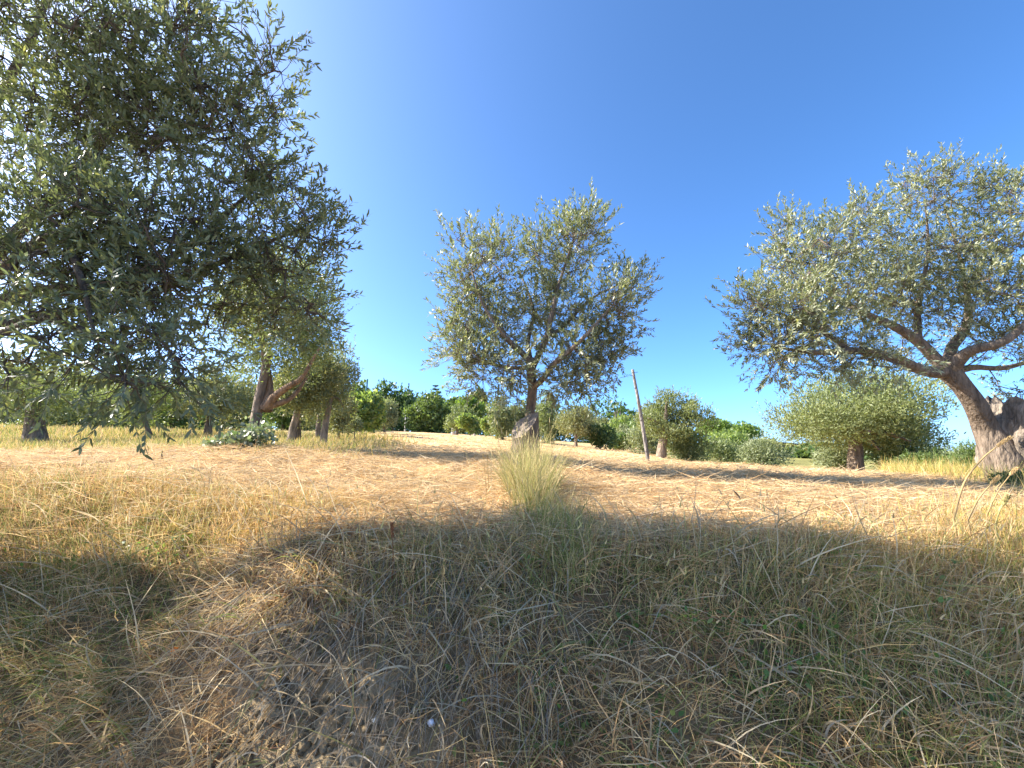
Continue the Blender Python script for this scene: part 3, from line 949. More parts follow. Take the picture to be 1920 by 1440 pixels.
T('shrub', 'small yellow-green shrub left of the tall clipped olive', 'shrub', GARDEN, 'bright', 910, 815, 30, 900, 922, 787, 815, 2, 900, 4, .6, 8, limbs=0)
T('olive_tree', 'tall clipped olive with dark trunk left of the sawn stump', 'tree', GARDEN, 'olive', 943, 822, 26, 910, 966, 745, 818, 6, 4600, 3.8, .34, 14)
T('olive_tree', 'grey olive hidden behind the slender central trunk', 'tree', GARDEN, 'olive_pale', 985, 824, 27, 958, 1012, 757, 826, 5, 3600, 3.8, .34, 12)
T('olive_tree', 'dark shaded olive right behind the central trunk', 'tree', GARDEN, 'olive', 1024, 832, 25, 1004, 1046, 760, 834, 6, 3000, 3.8, .34, 12)
T('olive_tree', 'rounded open olive on a thin forked trunk right of the grass clump', 'tree', GARDEN, 'olive_warm', 1081, 841, 22, 1033, 1128, 765, 828, 6, 5200, 3.6, .32, 20, lobe_r=.4, zcut=-.75, upb=.6)
T('bush', 'small dark green bush on a short stem in the open field', 'bush', GARDEN, 'dark', 1126, 843, 22, 1105, 1152, 800, 841, 3, 2600, 3.8, .4, 12, limbs=2)
T('tree', 'feathery light green tree between the rounded and the pollarded olive', 'tree', GARDEN, 'bright', 1160, 836, 36, 1134, 1196, 784, 832, 4, 2200, 5, .35, 10)
T('shrub', 'grey twiggy shrub in front of the feathery light green tree', 'shrub', GARDEN, 'olive_pale', 1172, 840, 30, 1150, 1200, 803, 840, 2, 1600, 3.6, .4, 9, limbs=0)
T('shrub', 'low green shrub left of the leaning pole', 'shrub', GARDEN, 'green', 1165, 842, 27, 1140, 1192, 816, 843, 2, 1400, 4, .55, 9, limbs=0)
T('tree', 'pale blue-green treetop behind the small dark bush', 'tree', GARDEN, 'olive_pale', 1130, 832, 40, 1112, 1150, 788, 830, 3, 1500, 4, .5, 9)
T('olive_tree', 'dense pollarded olive on a stout trunk behind the leaning pole', 'tree', RIGHTG, 'olive', 1240, 858, 17, 1174, 1326, 733, 842, 17, 12000, 3.9, .34, 32, core=.3, lobe_r=.30, zcut=-.62, upb=.7)
T('olive_bush', 'low olive bush growing under the right side of the pollarded olive', 'bush', RIGHTG, 'olive', 1290, 863, 17.5, 1250, 1330, 806, 864, 3, 3600, 4.0, .34, 14, limbs=0)
T('olive_bush', 'low grey shoots under the left side of the pollarded olive', 'bush', RIGHTG, 'olive_pale', 1200, 852, 20, 1176, 1232, 800, 856, 2, 2200, 4.0, .34, 12, limbs=0)
T('pine_tree', 'sunlit round umbrella pine just right of the pollarded olive', 'tree', RIGHTG, 'pine', 1336, 850, 60, 1312, 1366, 783, 830, 4, 3400, 3.8, .5, 14, flat=True, lobe_r=.5)
T('pine_tree', 'second sunlit umbrella pine, the one nearer the house roof', 'tree', RIGHTG, 'pine', 1388, 852, 62, 1358, 1420, 793, 836, 4, 3400, 3.8, .5, 14, flat=True, lobe_r=.5)
T('tree', 'light green feathery tree in front of the umbrella pines', 'tree', RIGHTG, 'bright', 1352, 862, 40, 1318, 1392, 812, 850, 3, 2200, 4.5, .4, 12)
T('olive_bush', 'rounded olive bush left of the clipped olive bush', 'bush', RIGHTG, 'olive', 1350, 866, 30, 1320, 1392, 826, 868, 3, 3400, 3.6, .36, 14, limbs=0)
T('olive_bush', 'clipped flat-topped grey olive bush standing on the lawn edge', 'bush', RIGHTG, 'olive_pale', 1432, 882, 26, 1388, 1480, 828, 882, 4, 5200, 3.6, .34, 18, limbs=0)
o = T('olive_tree', 'big spreading olive with a stout dark trunk under the right-hand boughs', 'tree', RIGHTG, 'olive', 1606, 896, 14, 1446, 1760, 690, 872, 25, 34000, 4.3, .36, 60, core=.38, lobe_r=.29, zcut=-.68, upb=.7, limbs=7, bark=BARK_C * .8)
T('bush', 'green bush left under the big spreading olive', 'bush', RIGHTG, 'olive_pale', 1560, 886, 17, 1524, 1602, 838, 888, 3, 2200, 4.5, .4, 12, limbs=0)
T('bush', 'green bush right behind the stout dark trunk', 'bush', RIGHTG, 'green', 1680, 890, 15.0, 1625, 1745, 780, 892, 3, 5000, 4.5, .4, 14, limbs=0)
T('bush', 'scrubby green bush between the spreading olive and the old stump', 'bush', RIGHTG, 'green', 1745, 892, 12, 1690, 1800, 852, 896, 3, 3000, 4.5, .35, 14, limbs=0)
T('bush', 'taller scrub bush touching the leaning trunk on the right', 'bush', RIGHTG, 'green', 1822, 895, 11, 1775, 1872, 826, 900, 3, 3400, 4.5, .35, 14, limbs=0)
T('bush', 'dark bush at the foot of the massive old stump', 'bush', RIGHTG, 'dark', 1915, 920, 5.8, 1885, 1975, 885, 935, 2, 1800, 4.5, .4, 12, limbs=0)
T('bush', 'distant hazy shrub line behind the scrub on the right', 'bush', RIGHTG, 'olive_pale', 1790, 880, 34, 1690, 1900, 846, 884, 3, 3500, 4, .5, 16, limbs=0)


def woodland():
    G = Geo()
    for p0, p1, D, top, bot, n in ((640, 1215, 88, 760, 815, 34), (-150, 430, 52, 725, 815, 34), (430, 660, 60, 745, 812, 14), (1200, 1330, 80, 808, 850, 7), (1385, 1580, 50, 841, 872, 12), (1560, 2000, 60, 848, 878, 18)):
        for k in range(n):
            px = p0 + (p1 - p0) * (k + rng.random()) / n
            t = top + rng.uniform(-10, 16)
            base = at(px, bot, D + rng.uniform(-4, 4))
            zt = at(px, t, base[1])[2]
            base[2] = float(zground(base[0], base[1]))
            h = (zt - base[2]) / 2
            w = max((p1 - p0) / n * 1.3 * D / F, h * .7)
            crown_leaves(G, base + np.array([0, 0, h]), np.array([w, w, h * 1.15]), 750, .6, np.vstack([PAL['dark'][1] * 1.2, PAL['green'][1] * .8]), k=7, narrow=.6, lobe_r=.6, core=.2)
    return G.build('far_woodland', M_BROAD, kind='stuff')


woodland()

# conifer tip above the broad rounded tree
def conifer_tip():
    D = 70
    b = at(817, 800, D)
    b[2] = float(zground(b[0], b[1]))
    r = thing('conifer', 'dark spiky conifer tip poking above the broad rounded tree', 'tree', b, GARDEN)
    top = at(817, 722, D) - b
    G = Geo()
    tube(G, [(0, 0, -.2), (0, 0, top[2] * .6), top], [.3, .15, .03], BARK_C * .6, sides=6)
    G.build('trunk', M_BARK, r)
    G = Geo()
    for h in np.linspace(0.45, 0.98, 9):
        k = 46
        L = (1.15 - h) * 3.4 * rng.uniform(.6, 1.1, k)
        a = rng.uniform(0, 6.28, k)
        A = nrm(np.stack([np.cos(a), np.sin(a), rng.uniform(-.1, .35, k)], 1))
        leaves(G, np.repeat((top * h)[None], k, 0), A, nrm(np.cross(A, rand_dirs(k))), L, np.full(k, .28), pick_tints(k, PAL['dark'][1]))
    G.build('crown', M_BROAD, r, kind='stuff')


conifer_tip()


def palm():
    D = 42
    b = at(1034, 835, D)
    b[2] = float(zground(b[0], b[1]))
    r = thing('palm_tree', 'palm with a skirt of dead fronds behind the central olive', 'tree', b, GARDEN)
    h = at(1034, 738, D)[2] - b[2]
    G = Geo()
    tube(G, [(0, 0, -.2), (0, 0, h * .5), (0, 0, h)], [.28, .24, .24], np.array([.22, .17, .12]), sides=10, lump=.1)
    G.build('trunk', M_BARK, r)
    G = Geo()
    k = 260
    a = rng.uniform(0, 6.28, k)
    A = nrm(np.stack([np.cos(a) * .35, np.sin(a) * .35, -np.ones(k)], 1))
    B = np.stack([np.cos(a) * .2, np.sin(a) * .2, h - rng.uniform(-.1, .7, k)], 1)
    leaves(G, B, A, nrm(np.cross(A, rand_dirs(k))), rng.uniform(.7, 1.2, k), np.full(k, .12), pick_tints(k, np.array([[.30, .23, .12], [.22, .16, .09]])))
    G.build('dead_fronds', M_GRASS, r, kind='stuff')
    for i in range(16):
        a = i * 2.4
        e = rng.uniform(-.1, 1.0)
        d0 = np.array([math.cos(a), math.sin(a), e])
        P = np.array([[0, 0, h] + d0 * t * 1.7 + np.array([0, 0, -1.0]) * t * t for t in np.linspace(0, 1, 8)])
        G = Geo()
        tube(G, P, np.linspace(.035, .01, 8), np.array([.15, .18, .06]), sides=4)
        for s in (1, -1):
            m = 26
            t = np.linspace(.15, 1, m)
            B = np.stack([np.interp(t * 7, range(8), P[:, q]) for q in range(3)], 1)
            tn = nrm(np.array([d0]) + np.array([[0, 0, -2.0]]) * t[:, None] * .5)
            sd = nrm(np.cross(tn, np.array([0, 0, 1.0]))) * s
            A = nrm(sd + tn * .7 + np.array([0, 0, -.25]))
            leaves(G, B, A, nrm(np.cross(A, np.array([0, 0, 1.0]))), np.full(m, .5) * (1.1 - .5 * t), np.full(m, .05), pick_tints(m, PAL['olive'][1]))
        G.build('frond', M_BROAD, r)


palm()


def bare_tree():
    D = 38
    b = at(1168, 838, D)
    b[2] = float(zground(b[0], b[1]))
    r = thing('bare_tree', 'bare lopped tree of stiff upright stubs behind the leaning pole', 'tree', b, GARDEN)
    G = Geo()
    tube(G, [(0, 0, -.2), (0, 0, 1.2)], [.2, .16], BARK_C * .7, sides=7)
    G.build('trunk', M_BARK, r)
    for px, py in ((1150, 785), (1157, 770), (1163, 772), (1169, 776), (1153, 772), (1176, 780), (1145, 795), (1172, 790)):
        e = at(px, py, D) - b
        s = np.array([e[0] * .15, 0, 1.1])
        G = Geo()
        tube(G, [s, (s + e) / 2 + np.array([e[0] * .12, rng.uniform(-.2, .2), 0]), e], [.10, .07, .045], BARK_C * .6, sides=5)
        G.build('limb', M_BARK, r)


bare_tree()

# ------------------------------------------------------------------ poles, posts, house
def leaning_pole():
    D = 12
    b = at(1216, 870, D)
    b[2] = float(zground(b[0], b[1]))
    r = thing('wooden_pole', 'weathered grey wooden pole leaning left in the mown field', 'pole', b)
    e = at(1186, 693, D) - b
    u = nrm(e)
    G = Geo()
    P = catmull([-u * .3, e * .33 + np.array([.012, 0, 0]), e * .66 + np.array([.015, 0, 0]), e], 6)
    tube(G, P, np.linspace(.056, .038, len(P)), np.array([.21, .19, .17]), sides=12, lump=.06, seed=8)
    G.build('shaft', M_BARK, r)
    G = Geo()
    q = e * .965
    tube(G, [q + np.array([-.03, -.03, 0]), q + np.array([.06, -.04, .0]), q + np.array([.13, -.04, .012])], [.007, .007, .006], np.array([.1, .09, .08]), sides=6)
    G.build('nail', M_WOOD, r)
    for t in (.8, .45, .12):
        G = Geo()
        a = np.linspace(0, 2 * math.pi, 13)
        q = e * t
        rr = .058 - .018 * t
        R = np.stack([q[0] + rr * np.cos(a), q[1] + rr * np.sin(a), q[2] + 0.02 * np.cos(a)], 1)
        tube(G, R, np.full(13, .006), np.array([.12, .10, .09]), sides=4, cap=False)
        G.build('wire_loop', M_WOOD, r)


leaning_pole()


def simple_post(name, label, cat, px, py, D, tx, ty, rad, tint, mat, group=None):
    b = at(px, py, D)
    b[2] = float(zground(b[0], b[1]))
    e = at(tx, ty, D) - b
    G = Geo()
    tube(G, [(0, 0, -.3), e * .5, e], [rad, rad * .95, rad * .85], tint, sides=8, lump=.05, seed=3)
    o = G.build(name, mat, origin=None)
    o.location = [float(k) for k in b]
    return tag(o, label, cat, group)


simple_post('green_pole', 'thin blue-green pole sticking up above the fig tree', 'pole', 680, 803, 44, 689, 711, .10, np.array([.06, .16, .17]), M_WOOD)
simple_post('stone_post', 'short pale stone post beside the low dense olive', 'post', 850, 813, 38, 850, 796, .20, np.array([.42, .38, .33]), M_PLASTER)
simple_post('stone_post', 'small pale post between the two bright shrubs', 'post', 890, 812, 36, 890, 801, .10, np.array([.45, .42, .38]), M_PLASTER)
simple_post('stake', 'thin pale stake in front of the pollarded olive, left of the pole', 'stake', 1200, 850, 22, 1200, 832, .022, np.array([.5, .46, .4]), M_WOOD)
simple_post('stake', 'slim white post before the dark gap at the far end', 'stake', 759, 806, 52, 761, 778, .09, np.array([.5, .48, .46]), M_WOOD)


def house():
    D = 70
    b = at(1450, 866, D)
    b[2] = float(zground(b[0], b[1])) - .3
    r = thing('house', 'low pale house with a dark sloping roof beyond the clipped olive bush', 'house', b)
    x0, x1 = -4.6, 5.4
    zt = at(1450, 838, D)[2] - b[2]
    y0, y1 = 0, 7
    def box(G, x0, x1, y0, y1, z0, z1, c):
        V = [(x, y, z) for z in (z0, z1) for y in (y0, y1) for x in (x0, x1)]
        G.add(np.array(V, float), c, quads=[(0, 1, 5, 4), (1, 3, 7, 5), (3, 2, 6, 7), (2, 0, 4, 6), (4, 5, 7, 6), (0, 2, 3, 1)])
    G = Geo()
    box(G, x0, x1, y0, y1, 0, zt, np.array([.62, .58, .52]))
    G.build('wall', M_PLASTER, r, smooth_shade=False)
    zl, zr = at(1395, 822, D)[2] - b[2], at(1450, 834, D)[2] - b[2]
    G = Geo()
    V = [(x0 - .5, -.6, zl), (x1 + .6, -.6, zr), (x1 + .6, y1 + .6, zr), (x0 - .5, y1 + .6, zl)]
    V = np.array(V + [(a, c, d - .28) for a, c, d in V], float)
    G.add(V, np.array([.09, .075, .075]), quads=[(0, 1, 2, 3), (4, 7, 6, 5), (0, 4, 5, 1), (1, 5, 6, 2), (2, 6, 7, 3), (3, 7, 4, 0)])
    G.build('roof', M_ROOF, r, smooth_shade=False)
    for wx in (-2.5, 1.8):
        G = Geo()
        box(G, wx, wx + 1.0, -.05, .02, .9, 2.1, np.array([.25, .22, .19]))
        w = G.build('window', M_WOOD, r, smooth_shade=False)
        G = Geo()
        box(G, wx + .1, wx + .9, -.07, -.055, 1.0, 2.0, np.array([.06, .07, .08]))
        G.build('pane', M_WOOD, w, smooth_shade=False)


house()


# ivy at the foot of the leaning trunk
def ivy():
    D = 7.6
    b = at(445, 846, D)
    b[2] = float(zground(b[0], b[1]))
    r = thing('ivy', 'grey-green ivy mound at the foot of the leaning trunk', 'plant', b)
    G = Geo()
    n = 1100
    t = rng.random(n)
    u = rng.normal(size=n)
    base = np.stack([-.38 + .85 * t + .10 * u, rng.normal(size=n) * .16, (.05 + .30 * t) * np.abs(rng.normal(size=n)) ** .6 * .8 + .02], 1)
    A = nrm(rand_dirs(n) + np.array([0, -.4, .3]))
    L = rng.uniform(.045, .10, n)
    leaves(G, base, A, nrm(np.cross(rand_dirs(n) + np.array([0, -.8, .6]), A)), L, L * .85, pick_tints(n, np.array([[.15, .19, .12], [.20, .24, .16], [.09, .13, .07]])))
    G.build('foliage', M_OLIVE, r, kind='stuff')
    G = Geo()
    for i in range(7):
        e = np.array([rng.uniform(-.4, .4), rng.uniform(-.1, .1), rng.uniform(.05, .25)])
        tube(G, catmull([(.35, .02, -.02), e * .5 + np.array([.15, 0, .1]), e], 4), np.linspace(.012, .005, 9), BARK_C * .7, sides=5)
    G.build('stems', M_TWIG, r, kind='stuff')


ivy()

# ------------------------------------------------------------------ grass
STRAW = np.array([[.60, .42, .22], [.66, .49, .28], [.54, .35, .16], [.46, .36, .22], [.68, .54, .34]])
DRY = np.array([[.68, .47, .20], [.76, .56, .28], [.60, .38, .165], [.63, .47, .28], [.44, .26, .125], [.80, .64, .37]])
GREENY = np.array([[.22, .26, .07], [.30, .31, .09], [.37, .35, .12], [.15, .21, .055]])
GOLD = np.array([[.54, .39, .11], [.48, .36, .11], [.60, .44, .16], [.40, .33, .10]])
RUST = np.array([[.34, .17, .08], [.28, .15, .08]])


def blades(G, P, d0, L, W, bend, tint, nseg=3, face=None):
    n = len(P)
    t = np.linspace(0, 1, nseg + 1)
    side = nrm(np.cross(d0 + bend * .5, rand_dirs(n) if face is None else face))
    C = P[:, None] + L[:, None, None] * (d0[:, None] * t[None, :, None] + .5 * bend[:, None] * (t ** 2)[None, :, None])
    w = W[:, None] * (1 - .85 * t[None] ** 1.6) * .5
    V = np.stack([C - side[:, None] * w[..., None], C + side[:, None] * w[..., None]], 2)
    base = np.arange(n)[:, None] * (nseg + 1) * 2
    i = np.arange(nseg)[None] * 2
    q = np.stack([base + i, base + i + 1, base + i + 3, base + i + 2], -1).reshape(-1, 4)
    G.add(V.reshape(-1, 3), np.repeat(tint, (nseg + 1) * 2, 0), quads=q)


def on_ground(x, y, lift=0.0):
    return np.stack([x, y, zground(x, y) + lift], 1)


def sample(n, x0, x1, y0, y1):
    return rng.uniform(x0, x1, n), rng.uniform(y0, y1, n)


def in_view(x, y, m=0.15):
    return np.abs(x) < (1.22 + m) * np.maximum(y, 0.3) * 1.03 + .3


# mown straw lying on the field
def mown_straw():
    G = Geo()
    for (y0, y1, n, L0, L1, W, seg) in ((2.4, 4.6, 70000, .08, .32, .0055, 2), (4.6, 8.0, 60000, .10, .34, .008, 1), (8, 14, 40000, .10, .34, .011, 1), (14, 30, 26000, .15, .4, .024, 1)):
        y = rng.uniform(y0, y1, n)
        x = rng.uniform(-1.3, 1.3, n) * (y + .3)
        keep = (y > edge_y(x) - .45 * rng.random(n) ** 1.5) & (x / y > -1.3)
        weedy = smooth(-0.22, -0.5, x / y) * smooth(6.5, 9, y)
        keep &= rng.random(n) > .75 * weedy
        keep &= ~((y > 15) & (x / y > .36))
        cl = fbm(x * 1.3, y * 1.3, 81)
        keep &= rng.random(n) < .12 + 1.5 * np.maximum(cl - .12, 0)
        x, y = x[keep], y[keep]
        m = len(x)
        a = rng.normal(0.2, 1.0, m) + 3.0 * (fbm(x * .6, y * .6, 83) - .5) + np.where(rng.random(m) < .5, math.pi, 0)
        el = np.abs(rng.normal(0, .22, m))
        stub = rng.random(m) < .22
        el = np.where(stub, rng.uniform(.6, 1.5, m), el)
        d = np.stack([np.cos(a) * np.cos(el), np.sin(a) * np.cos(el), np.sin(el)], 1)
        bend = rng.normal(size=(m, 3)) * .2
        bend[:, 2] -= .25 * ~stub
        L = rng.uniform(L0, L1, m) * np.where(stub, .35, 1)
        lift = np.abs(rng.normal(0, .02, m)) + .22 * np.maximum(fbm(x * 2.3, y * 3.0, 87) - .5, 0)
        lift = np.where(stub, -.005, lift)
        blades(G, on_ground(x, y) + np.stack([0 * x, 0 * x, lift], 1), d, L, W * rng.uniform(.6, 1.3, m), bend, pick_tints(m, STRAW, None, .2), seg)
    return G.build('mown_straw', M_GRASS, kind='stuff')


# rough dry grass hanging on the bank
def bank_grass():
    G = Geo()
    nt = 7600
    ty = rng.uniform(.9, 4.3, nt)
    tx = rng.uniform(-1.45, 1.45, nt) * (ty + .5)
    ts = edge_y(tx) - ty
    tsoil = soil_amount(tx, ty)
    tcl = fbm(tx * 2.6, ty * 2.6, 91)
    kt = (ts > .06 * rng.random(nt) - .25 * smooth(-1.2, -2.0, tx)) & (ts < 2.5) & (rng.random(nt) < np.clip(1 - .95 * tsoil, 0, 1) * (.25 + 1.2 * tcl))
    tx, ty, ts, tcl = tx[kt], ty[kt], ts[kt], tcl[kt]
    nt = len(tx)
    size = rng.uniform(.5, 1.25, nt) * (.6 + .8 * tcl) * (.5 + .5 * smooth(.0, .5, ts))
    lean = np.stack([rng.normal(.0, .35, nt) + .8 * (fbm(tx * .9, ty * .9, 97) - .5), rng.normal(-.25, .3, nt), np.zeros(nt)], 1)
    g = fbm(tx * 1.2 + 5, ty * 1.6, 101)
    right = smooth(.4, 1.6, tx)
    pg = np.clip(.03 + .45 * smooth(.52, .78, g) + .12 * right * smooth(.5, 1.2, ts) + .40 * smooth(-1.2, -2.0, tx) * smooth(.3, .8, ts), 0, .65) * smooth(.1, .4, ts)
    kind = np.where(rng.random(nt) < pg, 1, 0)
    kind = np.where(rng.random(nt) < .75 * np.exp(-((tx + 2.1) / 1.1) ** 2) * smooth(.9, .0, ts) + .55 * smooth(1.9, 3.0, tx) * smooth(1.5, .2, ts), 2, kind)
    kind = np.where(rng.random(nt) < .045, 3, kind)
    per = rng.integers(7, 26, nt)
    ti = np.repeat(np.arange(nt), per)
    m = len(ti)
    off = rng.normal(size=(m, 2)) * (.018 + .035 * rng.random((m, 1))) * size[ti][:, None]
    x, y = tx[ti] + off[:, 0], ty[ti] + off[:, 1]
    P = on_ground(x, y, -.01)
    d = nrm(np.stack([off[:, 0] * 9, off[:, 1] * 9, np.ones(m)], 1) * np.array([1, 1, rng.uniform(.7, 1.0)]) + lean[ti] + rng.normal(size=(m, 3)) * .22)
    bend = rng.normal(size=(m, 3)) * .35 + lean[ti] * .7
    bend[:, 2] -= rng.uniform(.1, 1.5, m)
    broken = rng.random(m) < .25
    d[broken] = nrm(d[broken] * np.array([1.5, 1.5, .25]) + np.array([0, -.25, 0]))
    L = rng.uniform(.10, .30, m) * size[ti]
    W = rng.uniform(.0025, .0068, m) * (.8 + .3 * (rng.random(m) < .1))
    tone = rng.choice(len(DRY), nt, p=[.22, .20, .20, .14, .14, .10])
    T_ = np.where((rng.random(m) < .65)[:, None], DRY[tone[ti]], DRY[rng.integers(0, len(DRY), m)])
    for kk, tab in ((1, GREENY), (2, GOLD), (3, RUST)):
        q = (kind[ti] == kk) & (rng.random(m) < .8)
        T_[q] = tab[rng.integers(0, len(tab), q.sum())]
    T_ = T_ * (1 + .25 * rng.uniform(-1, 1, (m, 1)))
    blades(G, P, d, L, W, bend, T_, 3)
    # loose litter of fallen straw between the tufts
    n = 24000
    y = rng.uniform(.9, 4.2, n)
    x = rng.uniform(-1.4, 1.4, n) * (y + .5)
    s = edge_y(x) - y
    k = (s > -.1) & (s < 2.5) & (rng.random(n) < 1 - .7 * soil_amount(x, y))
    x, y = x[k], y[k]
    m = len(x)
    a = rng.uniform(0, 6.283, m)
    d = nrm(np.stack([np.cos(a), np.sin(a) - .3, rng.normal(.05, .3, m)], 1))
    bend = rng.normal(size=(m, 3)) * .5
    bend[:, 2] -= .2
    P = on_ground(x, y, .0)
    P[:, 2] += np.abs(rng.normal(0, .04, m))
    blades(G, P, d, rng.uniform(.05, .22, m), rng.uniform(.002, .006, m), bend, pick_tints(m, DRY, [.22, .2, .2, .14, .14, .10], .25), 2)
    # wide pale dead leaves, curled
    n = 420
    y = rng.uniform(1.2, 3.0, n)
    x = rng.uniform(-1.2, 1.3, n) * (y + .3)
    d = nrm(np.stack([rng.normal(0, .8, n), rng.normal(-.3, .6, n), rng.uniform(.1, 1.2, n)], 1))
    bend = rng.normal(size=(n, 3)) * .6
    bend[:, 2] -= rng.uniform(.8, 2.0, n)
    blades(G, on_ground(x, y, .02), d, rng.uniform(.10, .26, n), rng.uniform(.007, .012, n), bend, pick_tints(n, np.array([[.62, .54, .40], [.50, .42, .28], [.56, .40, .22]])), 5)
    # long single straws and hanging stalks
    n = 5200
    y = rng.uniform(1.2, 4.0, n)
    x = rng.uniform(-1.4, 1.4, n) * (y + .4)
    s = edge_y(x) - y
    k = (s > -.1) & (s < 2.2)
    x, y, s = x[k], y[k], s[k]
    m = len(x)
    a = rng.normal(-math.pi / 2, 1.1, m)
    el = rng.uniform(-.1, 1.35, m)
    d = np.stack([np.cos(a) * np.cos(el), np.sin(a) * np.cos(el), np.sin(el)], 1)
    bend = rng.normal(size=(m, 3)) * .35
    bend[:, 2] -= rng.uniform(.2, 1.2, m)
    blades(G, on_ground(x, y, .02), d, rng.uniform(.22, .5, m), rng.uniform(.004, .009, m), bend, pick_tints(m, np.array([[.52, .44, .29], [.44, .34, .2], [.40, .26, .13], [.30, .29, .12]]), [.4, .3, .15, .15]), 5)
    # straws combed down over the bare earth
    n = 1500
    x = rng.uniform(-1.7, .3, n)
    s = rng.uniform(.3, 1.0, n) ** 1.0
    y = edge_y(x) - s
    d = nrm(np.stack([rng.normal(-.05, .28, n), np.full(n, -.75), np.full(n, -.5)], 1))
    d[:, 2] += rng.uniform(0, .5, n)
    bend = rng.normal(size=(n, 3)) * .3
    bend[:, 2] -= .35
    k = rng.random(n) < .75
    blades(G, on_ground(x, y, .025)[k], d[k], rng.uniform(.15, .5, n)[k], rng.uniform(.0022, .0045, n)[k], bend[k], pick_tints(k.sum(), np.array([[.46, .40, .30], [.38, .32, .24], [.30, .24, .17]])), 4)
    return G.build('bank_grass', M_GRASS, kind='stuff')


def soil_clods():
    G = Geo()
    n = 3600
    x = rng.uniform(-2.2, .9, n)
    y = edge_y(x) - rng.uniform(.45, 1.7, n)
    k = (rng.random(n) < soil_amount(x, y) * 1.2) & (y > 1.0)
    x, y = x[k], y[k]
    th = np.array([.25, .95, 1.75, 2.6])
    ph = np.linspace(0, 2 * math.pi, 6, endpoint=False)
    for a, b, z in zip(x, y, zground(x, y)):
        r = rng.uniform(.006, .024) * rng.uniform(.5, 1.3)
        R_ = r * (1 + .35 * rng.uniform(-1, 1, (4, 6)))
        V = np.stack([R_ * np.sin(th)[:, None] * np.cos(ph), R_ * np.sin(th)[:, None] * np.sin(ph), .75 * R_ * np.cos(th)[:, None]], -1).reshape(-1, 3) + np.array([a, b, z + r * .25])
        i = np.arange(3)[:, None] * 6
        j = np.arange(6)[None]
        q = np.stack([i + j, i + 6 + j, i + 6 + (j + 1) % 6, i + (j + 1) % 6], -1).reshape(-1, 4)
        G.add(V, np.array([.26, .195, .11]) * rng.uniform(.55, 1.3), quads=q, tris=[(0, 1, 2), (0, 2, 3), (0, 3, 4), (0, 4, 5)])
    return G.build('soil_clods', M_GROUND, kind='stuff')


# patches of standing grass: left lip (golden), far left green, right edge yellow
def lip_grass():
    G = Geo()
    specs = [(-2.6, 3.6, .95, .22, 5000, .05, .13, GOLD), (-1.75, 3.3, .45, .18, 2600, .06, .15, GOLD), (-4.1, 3.6, .7, .4, 5000, .08, .20, GREENY),
             (-3.2, 3.1, .6, .4, 3500, .1, .22, GREENY), (3.6, 2.75, .45, .35, 4500, .12, .30, GOLD), (3.1, 2.45, .5, .25, 3000, .12, .28, GREENY),
             (1.0, 2.45, .35, .2, 1200, .08, .2, GREENY), (-.5, 2.5, .35, .2, 1200, .08, .2, GREENY), (1.9, 2.0, .5, .3, 2200, .12, .28, GREENY), (2.1, 2.5, .5, .22, 2000, .10, .22, GOLD)]
    for cx, cy, sx, sy, n, l0, l1, tab in specs:
        x, y = cx + rng.normal(size=n) * sx, cy + rng.normal(size=n) * sy
        d = nrm(np.stack([rng.normal(.05, .28, n), rng.normal(-.1, .28, n), np.ones(n)], 1))
        bend = rng.normal(size=(n, 3)) * .35
        bend[:, 2] -= rng.uniform(0, .6, n)
        T_ = pick_tints(n, tab)
        dr = rng.random(n) < .4
        T_[dr] = pick_tints(dr.sum(), DRY)
        blades(G, on_ground(x, y, -.01), d, rng.uniform(l0, l1, n), rng.uniform(.0025, .0055, n), bend, T_, 3)
    # thin standing stalks with small heads along the lip of the bank
    n = 600
    x = rng.uniform(-4.0, 4.0, n)
    y = edge_y(x) - rng.uniform(.1, .8, n)
    d = nrm(np.stack([rng.normal(.05, .22, n), rng.normal(-.1, .22, n), np.ones(n)], 1))
    bend = rng.normal(size=(n, 3)) * .3
    bend[:, 2] -= rng.uniform(.0, .5, n)
    L = rng.uniform(.16, .40, n)
    P = on_ground(x, y, -.01)
    T_ = pick_tints(n, np.array([[.66, .50, .26], [.56, .42, .20], [.50, .44, .18]]))
    blades(G, P, d, L, np.full(n, .0034), bend, T_, 4)
    tip = P + L[:, None] * (d + .5 * bend)
    td = nrm(d + bend)
    blades(G, tip - td * .01, td, rng.uniform(.025, .06, n), np.full(n, .009), rng.normal(size=(n, 3)) * .2, T_, 2)
    return G.build('lip_grass', M_GRASS, kind='stuff')


def bank_weeds():
    G = Geo()
    for k in range(150):
        if k < 95:
            x, y = rng.uniform(.2, 2.4), rng.uniform(1.35, 2.3)
        elif k < 125:
            x, y = rng.uniform(-3.6, -2.2), rng.uniform(2.2, 3.3)
        else:
            x, y = rng.uniform(-1.2, 2.5), rng.uniform(1.4, 2.7)
        n = int(rng.uniform(8, 26))
        r = rng.uniform(.03, .09)
        B = np.array([x, y, float(zground(x, y))]) + rng.normal(size=(n, 3)) * np.array([r, r, .02]) + np.array([0, 0, .03])
        A = nrm(rng.normal(size=(n, 3)) + np.array([0, -.2, .5]))
        S = nrm(np.cross(rng.normal(size=(n, 3)) * .5 + np.array([0, -.3, 1]), A))
        L = rng.uniform(.015, .042, n)
        leaves(G, B, A, S, L, L * rng.uniform(.4, .75, n), pick_tints(n, np.array([[.12, .24, .05], [.16, .28, .06], [.09, .18, .045], [.22, .27, .08]])))
    return G.build('bank_weeds', M_BROAD, kind='stuff')


